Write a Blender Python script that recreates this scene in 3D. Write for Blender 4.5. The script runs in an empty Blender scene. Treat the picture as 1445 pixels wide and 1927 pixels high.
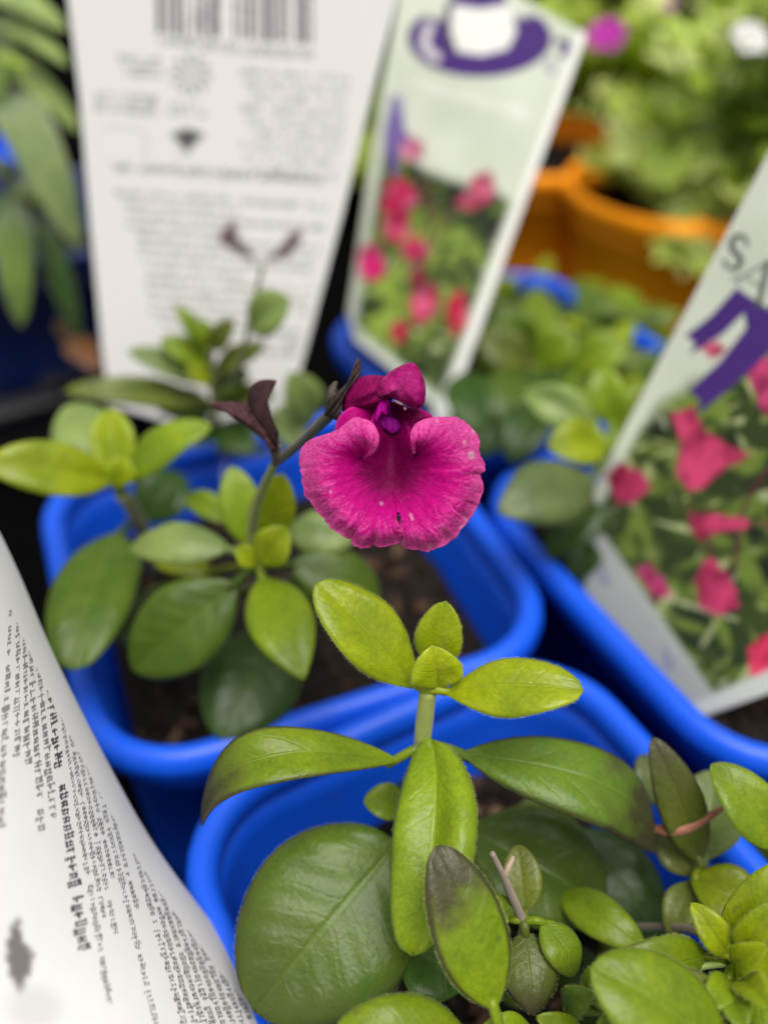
import bpy, math, random
import numpy as np
from mathutils import Vector, Matrix

# ------------------------------------------------------------------ camera, sky, sun, exposure
SC = bpy.context.scene
COL = SC.collection
F = 1744.0                      # focal length in pixels of the 1445 x 1927 photograph
PITCH = math.radians(40)
RIM = 0.085                     # rim height of the blue pots above the bench
CAM = np.array([0.0, 0.0, RIM + 0.143])
FW = np.array([0, math.cos(PITCH), -math.sin(PITCH)])
UP = np.array([0, math.sin(PITCH), math.cos(PITCH)])
RT = np.array([1.0, 0, 0])
cam = bpy.data.cameras.new('camera'); camo = bpy.data.objects.new('camera', cam); COL.objects.link(camo)
camo.location = CAM; camo.rotation_euler = (math.pi/2 - PITCH, 0, 0)
cam.sensor_fit = 'HORIZONTAL'; cam.sensor_width = 36; cam.lens = 36*F/1445
cam.clip_start = 0.004; cam.clip_end = 60
cam.dof.use_dof = True; cam.dof.focus_distance = 0.1235; cam.dof.aperture_fstop = cam.lens/4.4
SC.camera = camo
W = bpy.data.worlds.new('World'); SC.world = W; W.use_nodes = True
wn = W.node_tree.nodes; wl = W.node_tree.links
sky = wn.new('ShaderNodeTexSky'); sky.sky_type = 'NISHITA'; sky.sun_disc = False
SUN_EL, SUN_AZ = math.radians(76), math.radians(150)      # azimuth from +Y towards +X
sky.sun_elevation = SUN_EL; sky.sun_rotation = SUN_AZ
sky.dust_density = 4; sky.air_density = 1.2
hs = wn.new('ShaderNodeHueSaturation'); hs.inputs['Saturation'].default_value = 0.06
wl.new(sky.outputs[0], hs.inputs['Color']); wl.new(hs.outputs[0], wn['Background'].inputs[0])
wn['Background'].inputs[1].default_value = 0.06
sun = bpy.data.lights.new('sun', 'SUN'); suno = bpy.data.objects.new('sun', sun); COL.objects.link(suno)
sun.energy = 1.5; sun.angle = math.radians(40); sun.color = (1, 0.95, 0.88)
sd = Vector((math.sin(SUN_AZ)*math.cos(SUN_EL), math.cos(SUN_AZ)*math.cos(SUN_EL), math.sin(SUN_EL)))
suno.rotation_euler = sd.to_track_quat('Z', 'Y').to_euler()
suno.location = (0, 0, 2)
vs = SC.view_settings; vs.view_transform = 'Standard'; vs.look = 'None'; vs.exposure = 1.34; vs.gamma = 1
SC.cycles.use_denoising = True
SC.cycles.max_bounces = 8

# ------------------------------------------------------------------ helpers
rng = np.random.default_rng(7); random.seed(7)
def P(x, y, d):                                   # pixel + depth along the axis -> world point
    return CAM + d*(FW + (x-722.5)/F*RT - (y-963.5)/F*UP)
def G(x, y, z):                                   # pixel -> point on the level z
    r = FW + (x-722.5)/F*RT - (y-963.5)/F*UP
    return CAM + r*((z-CAM[2])/r[2])
def nrm(v): v = np.asarray(v, float); return v/(np.linalg.norm(v)+1e-12)
def mesh_obj(name, V, Fc, mat, parent=None, uv=None, col=None, smooth=True):
    me = bpy.data.meshes.new(name)
    me.from_pydata([tuple(map(float, v)) for v in V], [], [tuple(map(int, f)) for f in Fc])
    if smooth: me.polygons.foreach_set('use_smooth', [True]*len(me.polygons))
    li = None
    if uv is not None:
        l = me.uv_layers.new(name='UVMap'); li = np.empty(len(me.loops), int); me.loops.foreach_get('vertex_index', li)
        l.data.foreach_set('uv', np.asarray(uv, float)[li].ravel())
    if col is not None:
        a = me.color_attributes.new('Col', 'FLOAT_COLOR', 'POINT')
        c = np.ones((len(V), 4)); c[:, :3] = col; a.data.foreach_set('color', c.ravel())
    me.materials.append(mat); me.update()
    o = bpy.data.objects.new(name, me); COL.objects.link(o)
    if parent is not None: put(o, parent)
    return o
def put(o, parent):
    o.parent = parent; o.matrix_parent_inverse = parent_world(parent).inverted()
def parent_world(p):
    m = p.matrix_basis.copy()
    if p.parent: m = parent_world(p.parent) @ p.matrix_parent_inverse @ m
    return m
def thing(name, loc, label, cat, group=None):
    o = bpy.data.objects.new(name, None); COL.objects.link(o); o.location = tuple(map(float, loc))
    o.empty_display_size = .01
    return tag(o, label, cat, group)
def tag(o, label, cat=None, group=None, kind=None):
    o['label'] = label
    if cat: o['category'] = cat
    if group: o['group'] = group
    if kind: o['kind'] = kind
    return o
def grid_faces(nu, nv, wrap=False, flip=False):   # index = i*nv + j
    out = []
    for i in range(nu-1):
        for j in range(nv if wrap else nv-1):
            a, b = i*nv+j, i*nv+(j+1) % nv
            out.append((a, a+nv, b+nv, b) if flip else (a, b, b+nv, a+nv))
    return out
def catmull(pts, n):
    pts = [np.asarray(p, float) for p in pts]
    if len(pts) == 2: return [pts[0]+(pts[1]-pts[0])*t for t in np.linspace(0, 1, n)]
    q = [2*pts[0]-pts[1]] + pts + [2*pts[-1]-pts[-2]]
    out = []
    for t in np.linspace(0, len(pts)-1-1e-9, n):
        i = int(t); u = t-i; a, b, c, d = q[i:i+4]
        out.append(.5*((2*b)+(-a+c)*u+(2*a-5*b+4*c-d)*u*u+(-a+3*b-3*c+d)*u**3))
    return out
def tube_geo(pts, radii, n=24, k=10):
    C = np.array(catmull(pts, n)); R = np.interp(np.linspace(0, 1, n), np.linspace(0, 1, len(radii)), radii)
    V = []; ref = np.array([.31, .2, .93])
    for i in range(n):
        t = nrm(C[min(i+1, n-1)]-C[max(i-1, 0)])
        s = nrm(np.cross(t, ref)); b = np.cross(s, t)
        for j in range(k):
            a = 2*math.pi*j/k; V.append(C[i]+R[i]*(math.cos(a)*s+math.sin(a)*b))
    Fc = grid_faces(n, k, wrap=True)
    V.append(C[0]); V.append(C[-1]); m = n*k
    for j in range(k):
        Fc.append((m, (j+1) % k, j)); Fc.append((m+1, (n-1)*k+j, (n-1)*k+(j+1) % k))
    return V, Fc
def tube(name, pts, radii, mat, parent=None, n=24, k=10, color=None):
    V, Fc = tube_geo(pts, radii, n, k); o = mesh_obj(name, V, Fc, mat, parent)
    if color: o.color = color
    return o
_perm = rng.permutation(4096)
def vnoise(x, y, seed=0):                          # smooth 2-D value noise, 0..1
    x = np.asarray(x, float); y = np.asarray(y, float)
    xi = np.floor(x).astype(int); yi = np.floor(y).astype(int); fx = x-xi; fy = y-yi
    fx = fx*fx*(3-2*fx); fy = fy*fy*(3-2*fy)
    h = lambda a, b: _perm[(_perm[(a+seed*37) & 4095]+b*57) & 4095]/4095.0
    return (h(xi, yi)*(1-fx)+h(xi+1, yi)*fx)*(1-fy)+(h(xi, yi+1)*(1-fx)+h(xi+1, yi+1)*fx)*fy
def sm(a, b, x): t = np.clip((x-a)/(b-a), 0, 1); return t*t*(3-2*t)
def mixc(c, m, k): return c*(1-m[:, None])+np.asarray(k)*m[:, None]

# ------------------------------------------------------------------ materials
def mat_new(name):
    m = bpy.data.materials.new(name); m.use_nodes = True
    return m, m.node_tree.nodes, m.node_tree.links, m.node_tree.nodes['Principled BSDF']
def N(n, t, **k):
    o = n.new(t)
    for a, b in k.items(): setattr(o, a, b)
    return o
def mth(n, l, op, a, b=None, c=None):
    o = N(n, 'ShaderNodeMath', operation=op)
    for i, v in enumerate((a, b, c)):
        if v is None: continue
        if isinstance(v, (int, float)): o.inputs[i].default_value = v
        else: l.new(v, o.inputs[i])
    return o.outputs[0]
def mixn(n, l, fac, a, b, typ='MIX'):
    o = N(n, 'ShaderNodeMix', data_type='RGBA', blend_type=typ)
    for s, v in ((0, fac), (6, a), (7, b)):
        if isinstance(v, (int, float)): o.inputs[s].default_value = v
        elif isinstance(v, tuple): o.inputs[s].default_value = v if len(v) == 4 else (*v, 1)
        else: l.new(v, o.inputs[s])
    return o.outputs[2]
def ramp(n, l, v, a, b):
    o = N(n, 'ShaderNodeMapRange', interpolation_type='SMOOTHSTEP'); l.new(v, o.inputs[0])
    o.inputs[1].default_value = a; o.inputs[2].default_value = b; return o.outputs[0]

def leaf_material(name, rough=.34, trans=.34, hairy=.02, veins=1.0):
    m, n, l, b = mat_new(name)
    oi = N(n, 'ShaderNodeObjectInfo'); uv = N(n, 'ShaderNodeUVMap', uv_map='UVMap'); sp = N(n, 'ShaderNodeSeparateXYZ'); l.new(uv.outputs[0], sp.inputs[0])
    u, v = sp.outputs[0], mth(n, l, 'SUBTRACT', sp.outputs[1], .5)
    av = mth(n, l, 'MULTIPLY', mth(n, l, 'ABSOLUTE', v), 2.0)
    tc = N(n, 'ShaderNodeTexCoord')
    nz = N(n, 'ShaderNodeTexNoise'); nz.inputs['Scale'].default_value = 160; nz.inputs['Detail'].default_value = 5; l.new(tc.outputs['Object'], nz.inputs[0])
    nf = N(n, 'ShaderNodeTexNoise'); nf.inputs['Scale'].default_value = 1500; nf.inputs['Detail'].default_value = 3; l.new(tc.outputs['Object'], nf.inputs[0])
    base = mixn(n, l, ramp(n, l, nz.outputs[0], .3, .7), mixn(n, l, 1.0, oi.outputs['Color'], (.78, .84, .8), 'MULTIPLY'), mixn(n, l, 1.0, oi.outputs['Color'], (1.2, 1.14, 1.0), 'MULTIPLY'))
    base = mixn(n, l, .55, base, mixn(n, l, nf.outputs[0], (.35, .38, .4), (1.7, 1.65, 1.6)), 'MULTIPLY')
    nb = N(n, 'ShaderNodeTexNoise'); nb.inputs['Scale'].default_value = 420; nb.inputs['Detail'].default_value = 2; l.new(tc.outputs['Object'], nb.inputs[0])
    base = mixn(n, l, mth(n, l, 'MULTIPLY', ramp(n, l, nb.outputs[0], .70, .76), .45), base, (.10, .085, .03))
    light = mixn(n, l, 1.0, mixn(n, l, .4, oi.outputs['Color'], (.22, .28, .05)), (1.25, 1.25, 1.1), 'MULTIPLY')
    # midrib, side veins, rim
    wob = mth(n, l, 'MULTIPLY', mth(n, l, 'SUBTRACT', nz.outputs[0], .5), .22)
    ch = mth(n, l, 'FRACT', mth(n, l, 'ADD', mth(n, l, 'MULTIPLY', mth(n, l, 'SUBTRACT', u, mth(n, l, 'MULTIPLY', av, .22)), 7.0), mth(n, l, 'MULTIPLY', wob, 6.0)))
    vd = mth(n, l, 'ABSOLUTE', mth(n, l, 'SUBTRACT', ch, .5))
    sv = mth(n, l, 'MULTIPLY', mth(n, l, 'SUBTRACT', 1.0, ramp(n, l, vd, .02, .13)), ramp(n, l, av, 1.0, .45))
    mr = mth(n, l, 'SUBTRACT', 1.0, ramp(n, l, av, .015, .075))
    ed = ramp(n, l, av, .90, .98)
    f = mth(n, l, 'MAXIMUM', mth(n, l, 'MULTIPLY', mr, .20*veins), mth(n, l, 'MULTIPLY', sv, .02*veins))
    f = mth(n, l, 'MAXIMUM', f, mth(n, l, 'MULTIPLY', ed, .7))
    base = mixn(n, l, f, base, light)
    # purple-brown blush towards the tip and along the rim, amount from the object's alpha
    pm = mth(n, l, 'ADD', ramp(n, l, mth(n, l, 'ADD', u, mth(n, l, 'MULTIPLY', mth(n, l, 'SUBTRACT', nz.outputs[0], .5), .9)), .45, .95), mth(n, l, 'MULTIPLY', ramp(n, l, av, .8, 1.0), .7))
    pm = mth(n, l, 'MULTIPLY', mth(n, l, 'MULTIPLY', pm, oi.outputs['Alpha']), mth(n, l, 'ADD', .45, mth(n, l, 'MULTIPLY', nf.outputs[0], .7)))
    pm = mth(n, l, 'MINIMUM', pm, .85)
    base = mixn(n, l, pm, base, (.040, .022, .020))
    l.new(base, b.inputs['Base Color'])
    b.inputs['Roughness'].default_value = rough; b.inputs['Specular IOR Level'].default_value = .34
    b.inputs['Sheen Weight'].default_value = hairy; b.inputs['Sheen Roughness'].default_value = .5
    bp = N(n, 'ShaderNodeBump'); bp.inputs['Strength'].default_value = .55; bp.inputs['Distance'].default_value = .0004
    hh = mth(n, l, 'SUBTRACT', mth(n, l, 'ADD', mth(n, l, 'MULTIPLY', nf.outputs[0], .35), nz.outputs[0]), mth(n, l, 'MULTIPLY', mth(n, l, 'MAXIMUM', mth(n, l, 'MULTIPLY', sv, .3), mr), .5))
    l.new(hh, bp.inputs['Height']); l.new(bp.outputs[0], b.inputs['Normal'])
    tr = N(n, 'ShaderNodeBsdfTranslucent'); l.new(mixn(n, l, 1.0, base, (1.25, 1.3, .5), 'MULTIPLY'), tr.inputs[0])
    mx = N(n, 'ShaderNodeMixShader'); mx.inputs[0].default_value = trans
    l.new(b.outputs[0], mx.inputs[1]); l.new(tr.outputs[0], mx.inputs[2]); l.new(mx.outputs[0], n['Material Output'].inputs[0])
    return m
M_LEAF = leaf_material('leaf_green')
M_SAGE = leaf_material('leaf_felted', .75, .2, .5, .6)

def simple(name, color, rough=.5, spec=.4, noise=0.0, scale=80, bump=0.0, sss=0.0, usecol=False, sheen=0, objcol=False, dirt=0.0):
    m, n, l, b = mat_new(name)
    tc = N(n, 'ShaderNodeTexCoord'); nz = N(n, 'ShaderNodeTexNoise'); nz.inputs['Scale'].default_value = scale; nz.inputs['Detail'].default_value = 6
    l.new(tc.outputs['Object'], nz.inputs[0])
    src = (*color, 1)
    if usecol: src = N(n, 'ShaderNodeVertexColor', layer_name='Col').outputs[0]
    if objcol: src = N(n, 'ShaderNodeObjectInfo').outputs['Color']
    g = mixn(n, l, nz.outputs[0], (1-noise,)*3, (1+noise,)*3)
    out = mixn(n, l, 1.0, src, g, 'MULTIPLY')
    if dirt:
        n1 = N(n, 'ShaderNodeTexNoise'); n1.inputs['Scale'].default_value = 900; n1.inputs['Detail'].default_value = 4; l.new(tc.outputs['Object'], n1.inputs[0])
        n2 = N(n, 'ShaderNodeTexNoise'); n2.inputs['Scale'].default_value = 70; n2.inputs['Detail'].default_value = 5; l.new(tc.outputs['Object'], n2.inputs[0])
        k = mth(n, l, 'MULTIPLY', mth(n, l, 'MULTIPLY', ramp(n, l, n1.outputs[0], .58, .68), ramp(n, l, n2.outputs[0], .48, .66)), dirt)
        out = mixn(n, l, k, out, (.06, .045, .035)); l.new(mixn(n, l, n2.outputs[0], (rough-.1,)*3, (rough+.14,)*3), b.inputs['Roughness'])
    l.new(out, b.inputs['Base Color'])
    b.inputs['Roughness'].default_value = rough
    b.inputs['Specular IOR Level'].default_value = spec
    b.inputs['Sheen Weight'].default_value = sheen
    if sss: b.inputs['Subsurface Weight'].default_value = sss; b.inputs['Subsurface Radius'].default_value = (.002, .001, .001); b.inputs['Subsurface Scale'].default_value = .6
    if bump:
        bp = N(n, 'ShaderNodeBump'); bp.inputs['Strength'].default_value = bump; bp.inputs['Distance'].default_value = .001
        l.new(nz.outputs[0], bp.inputs['Height']); l.new(bp.outputs[0], b.inputs['Normal'])
    return m
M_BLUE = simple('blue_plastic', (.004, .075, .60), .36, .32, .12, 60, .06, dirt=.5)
M_BLUE_SHADE = simple('blue_plastic_shade', (.004, .014, .085), .4, .4, .12, 60, .06)  # darkened blue pot plastic: the sage pot's shade is put into the colour
M_ORANGE = simple('orange_plastic', (.95, .31, .003), .55, .2, .12, 40, .06)
M_BLACK = simple('black_plastic', (.014, .014, .016), .45, .4, .3, 60, .1)
M_GREYP = simple('grey_plastic', (.26, .25, .27), .5, .4, .2, 60, .1)
M_GROUND = simple('weed_mat', (.002, .002, .002), 1.0, .0, .6, 200, .5)
M_SOIL = simple('potting_mix', (.03, .02, .014), .9, .15, .5, 900, .6, usecol=True)
M_PRINT = simple('printed_card', (1, 1, 1), .5, .25, .03, 300, .02, usecol=True)
M_STEM = simple('stem', (.1, .12, .03), .55, .35, .35, 500, .2, objcol=True, sheen=.2)

def petal_material(name, trans=.25, rough=.6, scale=1800):
    m, n, l, b = mat_new(name)
    vc = N(n, 'ShaderNodeVertexColor', layer_name='Col'); tc = N(n, 'ShaderNodeTexCoord')
    nz = N(n, 'ShaderNodeTexNoise'); nz.inputs['Scale'].default_value = scale; nz.inputs['Detail'].default_value = 3; l.new(tc.outputs['Object'], nz.inputs[0])
    c = mixn(n, l, .6, vc.outputs[0], mixn(n, l, nz.outputs[0], (.45, .35, .45), (1.55, 1.75, 1.55)), 'MULTIPLY')
    l.new(c, b.inputs['Base Color']); b.inputs['Roughness'].default_value = rough; b.inputs['Specular IOR Level'].default_value = .10
    b.inputs['Sheen Weight'].default_value = .0; b.inputs['Sheen Tint'].default_value = (1, .6, .85, 1)
    bp = N(n, 'ShaderNodeBump'); bp.inputs['Strength'].default_value = .45; bp.inputs['Distance'].default_value = .0002
    l.new(nz.outputs[0], bp.inputs['Height']); l.new(bp.outputs[0], b.inputs['Normal'])
    tr = N(n, 'ShaderNodeBsdfTranslucent'); l.new(c, tr.inputs[0]); mx = N(n, 'ShaderNodeMixShader'); mx.inputs[0].default_value = trans
    l.new(b.outputs[0], mx.inputs[1]); l.new(tr.outputs[0], mx.inputs[2]); l.new(mx.outputs[0], n['Material Output'].inputs[0])
    return m
M_PETAL = petal_material('petal')
M_HAIR = simple('plant_hair', (.5, .5, .3), .6, .3, 0, 10, 0, objcol=True)

# ------------------------------------------------------------------ setting: bench under weed mat
g = mesh_obj('ground', [(-8, -8, 0), (8, -8, 0), (8, 8, 0), (-8, 8, 0)], [(0, 1, 2, 3)], M_GROUND, smooth=False)
tag(g, 'dark woven weed mat under the pots', kind='structure')

# ------------------------------------------------------------------ pots
def rsq(a, r, k=10, s=6):
    pts = []
    for q in range(4):
        cx, cy = [(1, 1), (-1, 1), (-1, -1), (1, -1)][q]
        for i in range(k):
            t = math.pi/2*(q+i/(k-1)); pts.append((cx*(a-r)+r*math.cos(t), cy*(a-r)+r*math.sin(t)))
        n0 = (q+1) % 4; t = math.pi/2*(q+1); nx, ny = [(1, 1), (-1, 1), (-1, -1), (1, -1)][n0]
        e0 = np.array(pts[-1]); e1 = np.array((nx*(a-r)+r*math.cos(t), ny*(a-r)+r*math.sin(t)))
        for i in range(1, s): pts.append(tuple(e0+(e1-e0)*i/s))
    return np.array(pts)
def loft(prof, a, r, rot, c, closed_bottom=None):
    V = []; n = None
    for off, z in prof:
        p = rsq(a+off, max(r+off, .004)) if r < a*.99 else np.array([((a+off)*math.cos(t), (a+off)*math.sin(t)) for t in np.linspace(0, 2*math.pi, 72, endpoint=False)])
        n = len(p); cr, sr = math.cos(rot), math.sin(rot)
        for x, y in p: V.append((c[0]+cr*x-sr*y, c[1]+sr*x+cr*y, c[2]+z))
    Fc = grid_faces(len(prof), n, wrap=True)
    return V, Fc, n
def pot(c, rot, label, mat=M_BLUE, a=.044, r=.021, h=RIM, group=None, rimw=.0058, tray=True, z0=.002):
    c = (c[0], c[1], z0); hh = h-z0
    t = thing('plant_pot', c, label, 'plant pot', group)
    tp = .010
    body = [(-tp, 0), (-tp+.001, .0004), (-tp+.0035, hh*.4), (-.0052, hh-.0165), (-.0042, hh-.0160), (-.0040, hh-.0142), (-.005, hh-.0136), (-.0030, hh-.0060)]
    inner = [(-.0038, hh-.006), (-.0052, hh-.012), (-.0115, .004)]
    V, Fc, n = loft(body+inner, a, r, rot, c)
    Fc.append(tuple(range(n))[::-1]); k = len(V)-n; Fc.append(tuple(range(k, k+n)))
    mesh_obj('body', V, Fc, mat, t)
    w = rimw/2; rp = []
    for i in range(14):
        th = 2*math.pi*i/14
        rp.append((-.0018+w*math.cos(th), hh-.0035+(.0036 if math.sin(th) > 0 else .0058)*math.sin(th)))
    rp.append(rp[0])
    V, Fc, n = loft(rp, a, r, rot, c)
    mesh_obj('rim', V, Fc, mat, t)
    return t
def soil(c, rot, label, a=.044, r=.021, z=RIM-.025, seed=1, chips=320):
    rg = np.random.default_rng(seed); V = []; Fc = []; C = []
    p = rsq(a-.0085, r-.006) if r < a*.99 else np.array([((a-.008)*math.cos(t), (a-.008)*math.sin(t)) for t in np.linspace(0, 2*math.pi, 64, endpoint=False)])
    n = len(p); K = 16; cr, sr = math.cos(rot), math.sin(rot)
    for i in range(K+1):
        q = i/K
        for x, y in p:
            x1, y1 = x*q, y*q
            zz = .0035*(vnoise(x1*260+seed*9, y1*260)-.5)+.0022*(vnoise(x1*800, y1*800+seed)-.5)
            V.append((c[0]+cr*x1-sr*y1, c[1]+sr*x1+cr*y1, z+zz)); C.append(np.array((.011, .008, .006))*rg.uniform(.5, 1.4))
    Fc += grid_faces(K+1, n, wrap=True)
    for i in range(chips):
        q = p[rg.integers(n)]*math.sqrt(rg.uniform(0, .95)); L = rg.uniform(.0012, .0052); w = L*rg.uniform(.25, .7); h = L*rg.uniform(.12, .35)
        o = np.array((c[0]+cr*q[0]-sr*q[1], c[1]+sr*q[0]+cr*q[1], z+rg.uniform(.0004, .003)))
        M = np.array(Matrix.Rotation(rg.uniform(0, 6.3), 3, 'Z') @ Matrix.Rotation(rg.uniform(-.6, .6), 3, 'X') @ Matrix.Rotation(rg.uniform(-.6, .6), 3, 'Y'))
        b0 = len(V); col = np.array([(.028, .016, .011), (.06, .032, .02), (.014, .010, .008), (.12, .075, .045)][rg.choice(4, p=[.42, .25, .27, .06])])*rg.uniform(.6, 1.3)
        for sx in (-1, 1):
            for sy in (-1, 1):
                for sz in (-1, 1):
                    V.append(o+M @ (np.array((sx*L/2, sy*w/2, sz*h/2))*rg.uniform(.6, 1.15, 3))); C.append(col)
        Fc += [tuple(b0+k for k in f) for f in ((0, 1, 3, 2), (4, 6, 7, 5), (0, 4, 5, 1), (2, 3, 7, 6), (0, 2, 6, 4), (1, 5, 7, 3))]
    o = mesh_obj('potting_mix', V, Fc, M_SOIL, col=np.array(C), smooth=False)
    return tag(o, label, 'potting mix', kind='stuff')

MIDC, FRC, RGC, BKC = (-.0242, .1581), (.0184, .0738), (.0885, .1612), (.037, .249)
A26 = math.radians(21.8)
GB = 'blue nursery pots'
pot(MIDC, A26, 'blue plastic pot holding the plant in magenta flower', group=GB, a=.0493)
soil(MIDC, A26, 'dark bark potting mix under the flowering plant', seed=3, a=.0493, z=RIM-.021)
pot(FRC, math.radians(29), 'blue plastic pot of purple-tinged leafy shoots in front of the flowering pot', group=GB, a=.0429)
soil(FRC, math.radians(29), 'dark potting mix below the purple-tinged shoots', seed=5, a=.0429)
pot(RGC, math.radians(27), 'blue plastic pot holding the tag lettered SAL with purple ribbon', group=GB, a=.0510)
soil(RGC, math.radians(27), 'potting mix in the pot of the ribbon tag', seed=6, chips=260, a=.0510, z=RIM-.0125)
pot(BKC, math.radians(30), 'blue plastic pot behind the flower holding the purple hat tag', group=GB)
soil(BKC, math.radians(30), 'potting mix in the pot of the purple hat tag', seed=8, chips=100)
SGC = (G(10, 500, RIM)[0], G(10, 500, RIM)[1]+.052)
pot(SGC, math.radians(12), 'blue plastic pot of grey-green sage in the black tray, painted dark as in shade', M_BLUE_SHADE, group=GB)
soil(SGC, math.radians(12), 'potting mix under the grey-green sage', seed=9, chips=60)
NRC = (-.090, .026)
pot(NRC, math.radians(28), 'blue plastic pot holding the curled white text tag', group=GB)
soil(NRC, math.radians(28), 'potting mix around the curled white text tag', seed=10, chips=60)
fp = G(25, 322, RIM)
pot((fp[0]-.052, fp[1]+.05), math.radians(20), 'blue plastic pot farthest back behind the sage leaves', group=GB)

# orange pots
GO = 'orange nursery pots'
OC = G(1278, 338, RIM); OC2 = G(1010, 262, RIM); OC3 = G(1490, 375, RIM)
for c, lab, sd_ in ((OC, 'round orange plastic pot full of pale lobed foliage behind the blue pots', 21), (OC2, 'round orange pot half hidden behind the purple hat tag', 22), (OC3, 'round orange pot beyond the ribbon tag', 23)):
    pot(c[:2], 0, lab, M_ORANGE, a=.047, r=.047, group=GO, rimw=.0045)
    soil(c[:2], 0, 'potting mix in the '+lab.replace('plastic pot full of pale lobed foliage', 'foliage pot'), a=.047, r=.047, seed=sd_, chips=40, z=RIM-.012)

# trays
def box(name, c, size, rot, mat, parent, bev=.0012):
    V = []; 
    for sx in (-1, 1):
        for sy in (-1, 1):
            for sz in (-1, 1):
                x, y = sx*size[0]/2, sy*size[1]/2
                V.append((c[0]+math.cos(rot)*x-math.sin(rot)*y, c[1]+math.sin(rot)*x+math.cos(rot)*y, c[2]+sz*size[2]/2))
    o = mesh_obj(name, V, [(0, 1, 3, 2), (4, 6, 7, 5), (0, 4, 5, 1), (2, 3, 7, 6), (0, 2, 6, 4), (1, 5, 7, 3)], mat, parent, smooth=False)
    b = o.modifiers.new('bevel', 'BEVEL'); b.width = bev; b.segments = 2
    return o
def tray(c, rot, sx, sy, h, mat, label):
    t = thing('carry_tray', (c[0], c[1], .001), label, 'tray', 'nursery carry trays')
    cr, sr = math.cos(rot), math.sin(rot)
    box('base', (c[0], c[1], .0012), (sx, sy, .001), rot, mat, t, .0003)
    for dx, dy, lx, ly in ((0, -sy/2, sx, .004), (0, sy/2, sx, .004), (-sx/2, 0, .004, sy), (sx/2, 0, .004, sy)):
        p = (c[0]+cr*dx-sr*dy, c[1]+sr*dx+cr*dy)
        box('wall', (p[0], p[1], h/2), (lx+.002, ly, h-.004), rot, mat, t)
        box('lip', (p[0], p[1], h), (lx+.010, ly+.008, .005), rot, mat, t, .002)
    return t
p0, p1 = G(-60, 792, .030), G(125, 742, .030)
ra = math.atan2(p1[1]-p0[1], p1[0]-p0[0]); dv = np.array((math.cos(ra), math.sin(ra))); pv = np.array((-dv[1], dv[0]))
tc_ = p1[:2]-dv*.075+pv*.075
tray(tc_, ra, .15, .15, .030, M_BLACK, 'low black plastic tray with the shaded sage pot')
q = G(1030, 405, .045); 
tray((q[0]+.115, q[1]+.085), .08, .26, .17, .040, M_GREYP, 'low grey plastic tray around the orange pots')

# ------------------------------------------------------------------ leaves
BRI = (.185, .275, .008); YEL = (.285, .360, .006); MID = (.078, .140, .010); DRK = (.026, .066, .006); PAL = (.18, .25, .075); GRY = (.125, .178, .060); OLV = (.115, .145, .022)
def leaf_geo(b, t, w, n, arch=.12, fold=.36, shape=.95, full=.55, fb=.80, curl=.18, wav=.012, quilt=.012, cren=.006, side=0., nu=34, nv=17, twist=0., seed=0, petiole=None, pr=.0006, tipc=0.):
    b, t, n = map(np.asarray, (b, t, n)); ax = t-b; L = np.linalg.norm(ax); a = ax/L
    n = nrm(n-a*np.dot(n, a)); s = np.cross(a, n)
    V = []; UV = []; rg = np.random.default_rng(seed); ph = rg.uniform(0, 6, 4)
    for i in range(nu):
        u = i/(nu-1)
        pw = math.sin(math.pi*min(max(u, 0), 1)**shape)**(fb+(full-fb)*min(1, u*1.6)) if 0 < u < 1 else 0.0
        pw = max(pw, .035 if u < .5 else .02)
        tw = twist*u; n2 = n*math.cos(tw)+s*math.sin(tw); s2 = s*math.cos(tw)-n*math.sin(tw)
        C = b+ax*u+n*(arch*L*(4*u*(1-u))*(.75+.5*u)) - n*(tipc*L*u**3) + s*(side*L*4*u*(1-u))
        for j in range(nv):
            v = -1+2*j/(nv-1); hw = w/2*pw*(1+cren*math.sin(u*L*3200+ph[3])*(abs(v) > .9))
            h = fold*hw*abs(v)**1.05 - curl*hw*v*v*v*v*1.2
            h += quilt*L*math.cos((u-abs(v)*.22)*7*2*math.pi+ph[0])*(abs(v)**.7)*(1-abs(v)**3)*.35
            h += wav*L*math.sin(u*9+ph[1]+(2 if v > 0 else 0))*v*v*pw
            h += wav*.8*L*(vnoise(u*4+ph[2]*7, v*2+ph[1]*5)-.5)*pw*2
            V.append(C+s2*(hw*v*(1-.10*fold*abs(v)))+n2*h); UV.append((u, .5+v/2))
    Fc = grid_faces(nu, nv)
    if petiole is not None:
        m = len(V); tv, tf = tube_geo([petiole, (np.asarray(petiole)*.45+b*.55)+n*.0006, b+ax*.06], [pr*1.25, pr, pr*.8], 8, 7)
        V += tv; Fc += [tuple(x+m for x in f) for f in tf]; UV += [(.05, .52)]*len(tv)
    return V, Fc, UV
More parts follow.
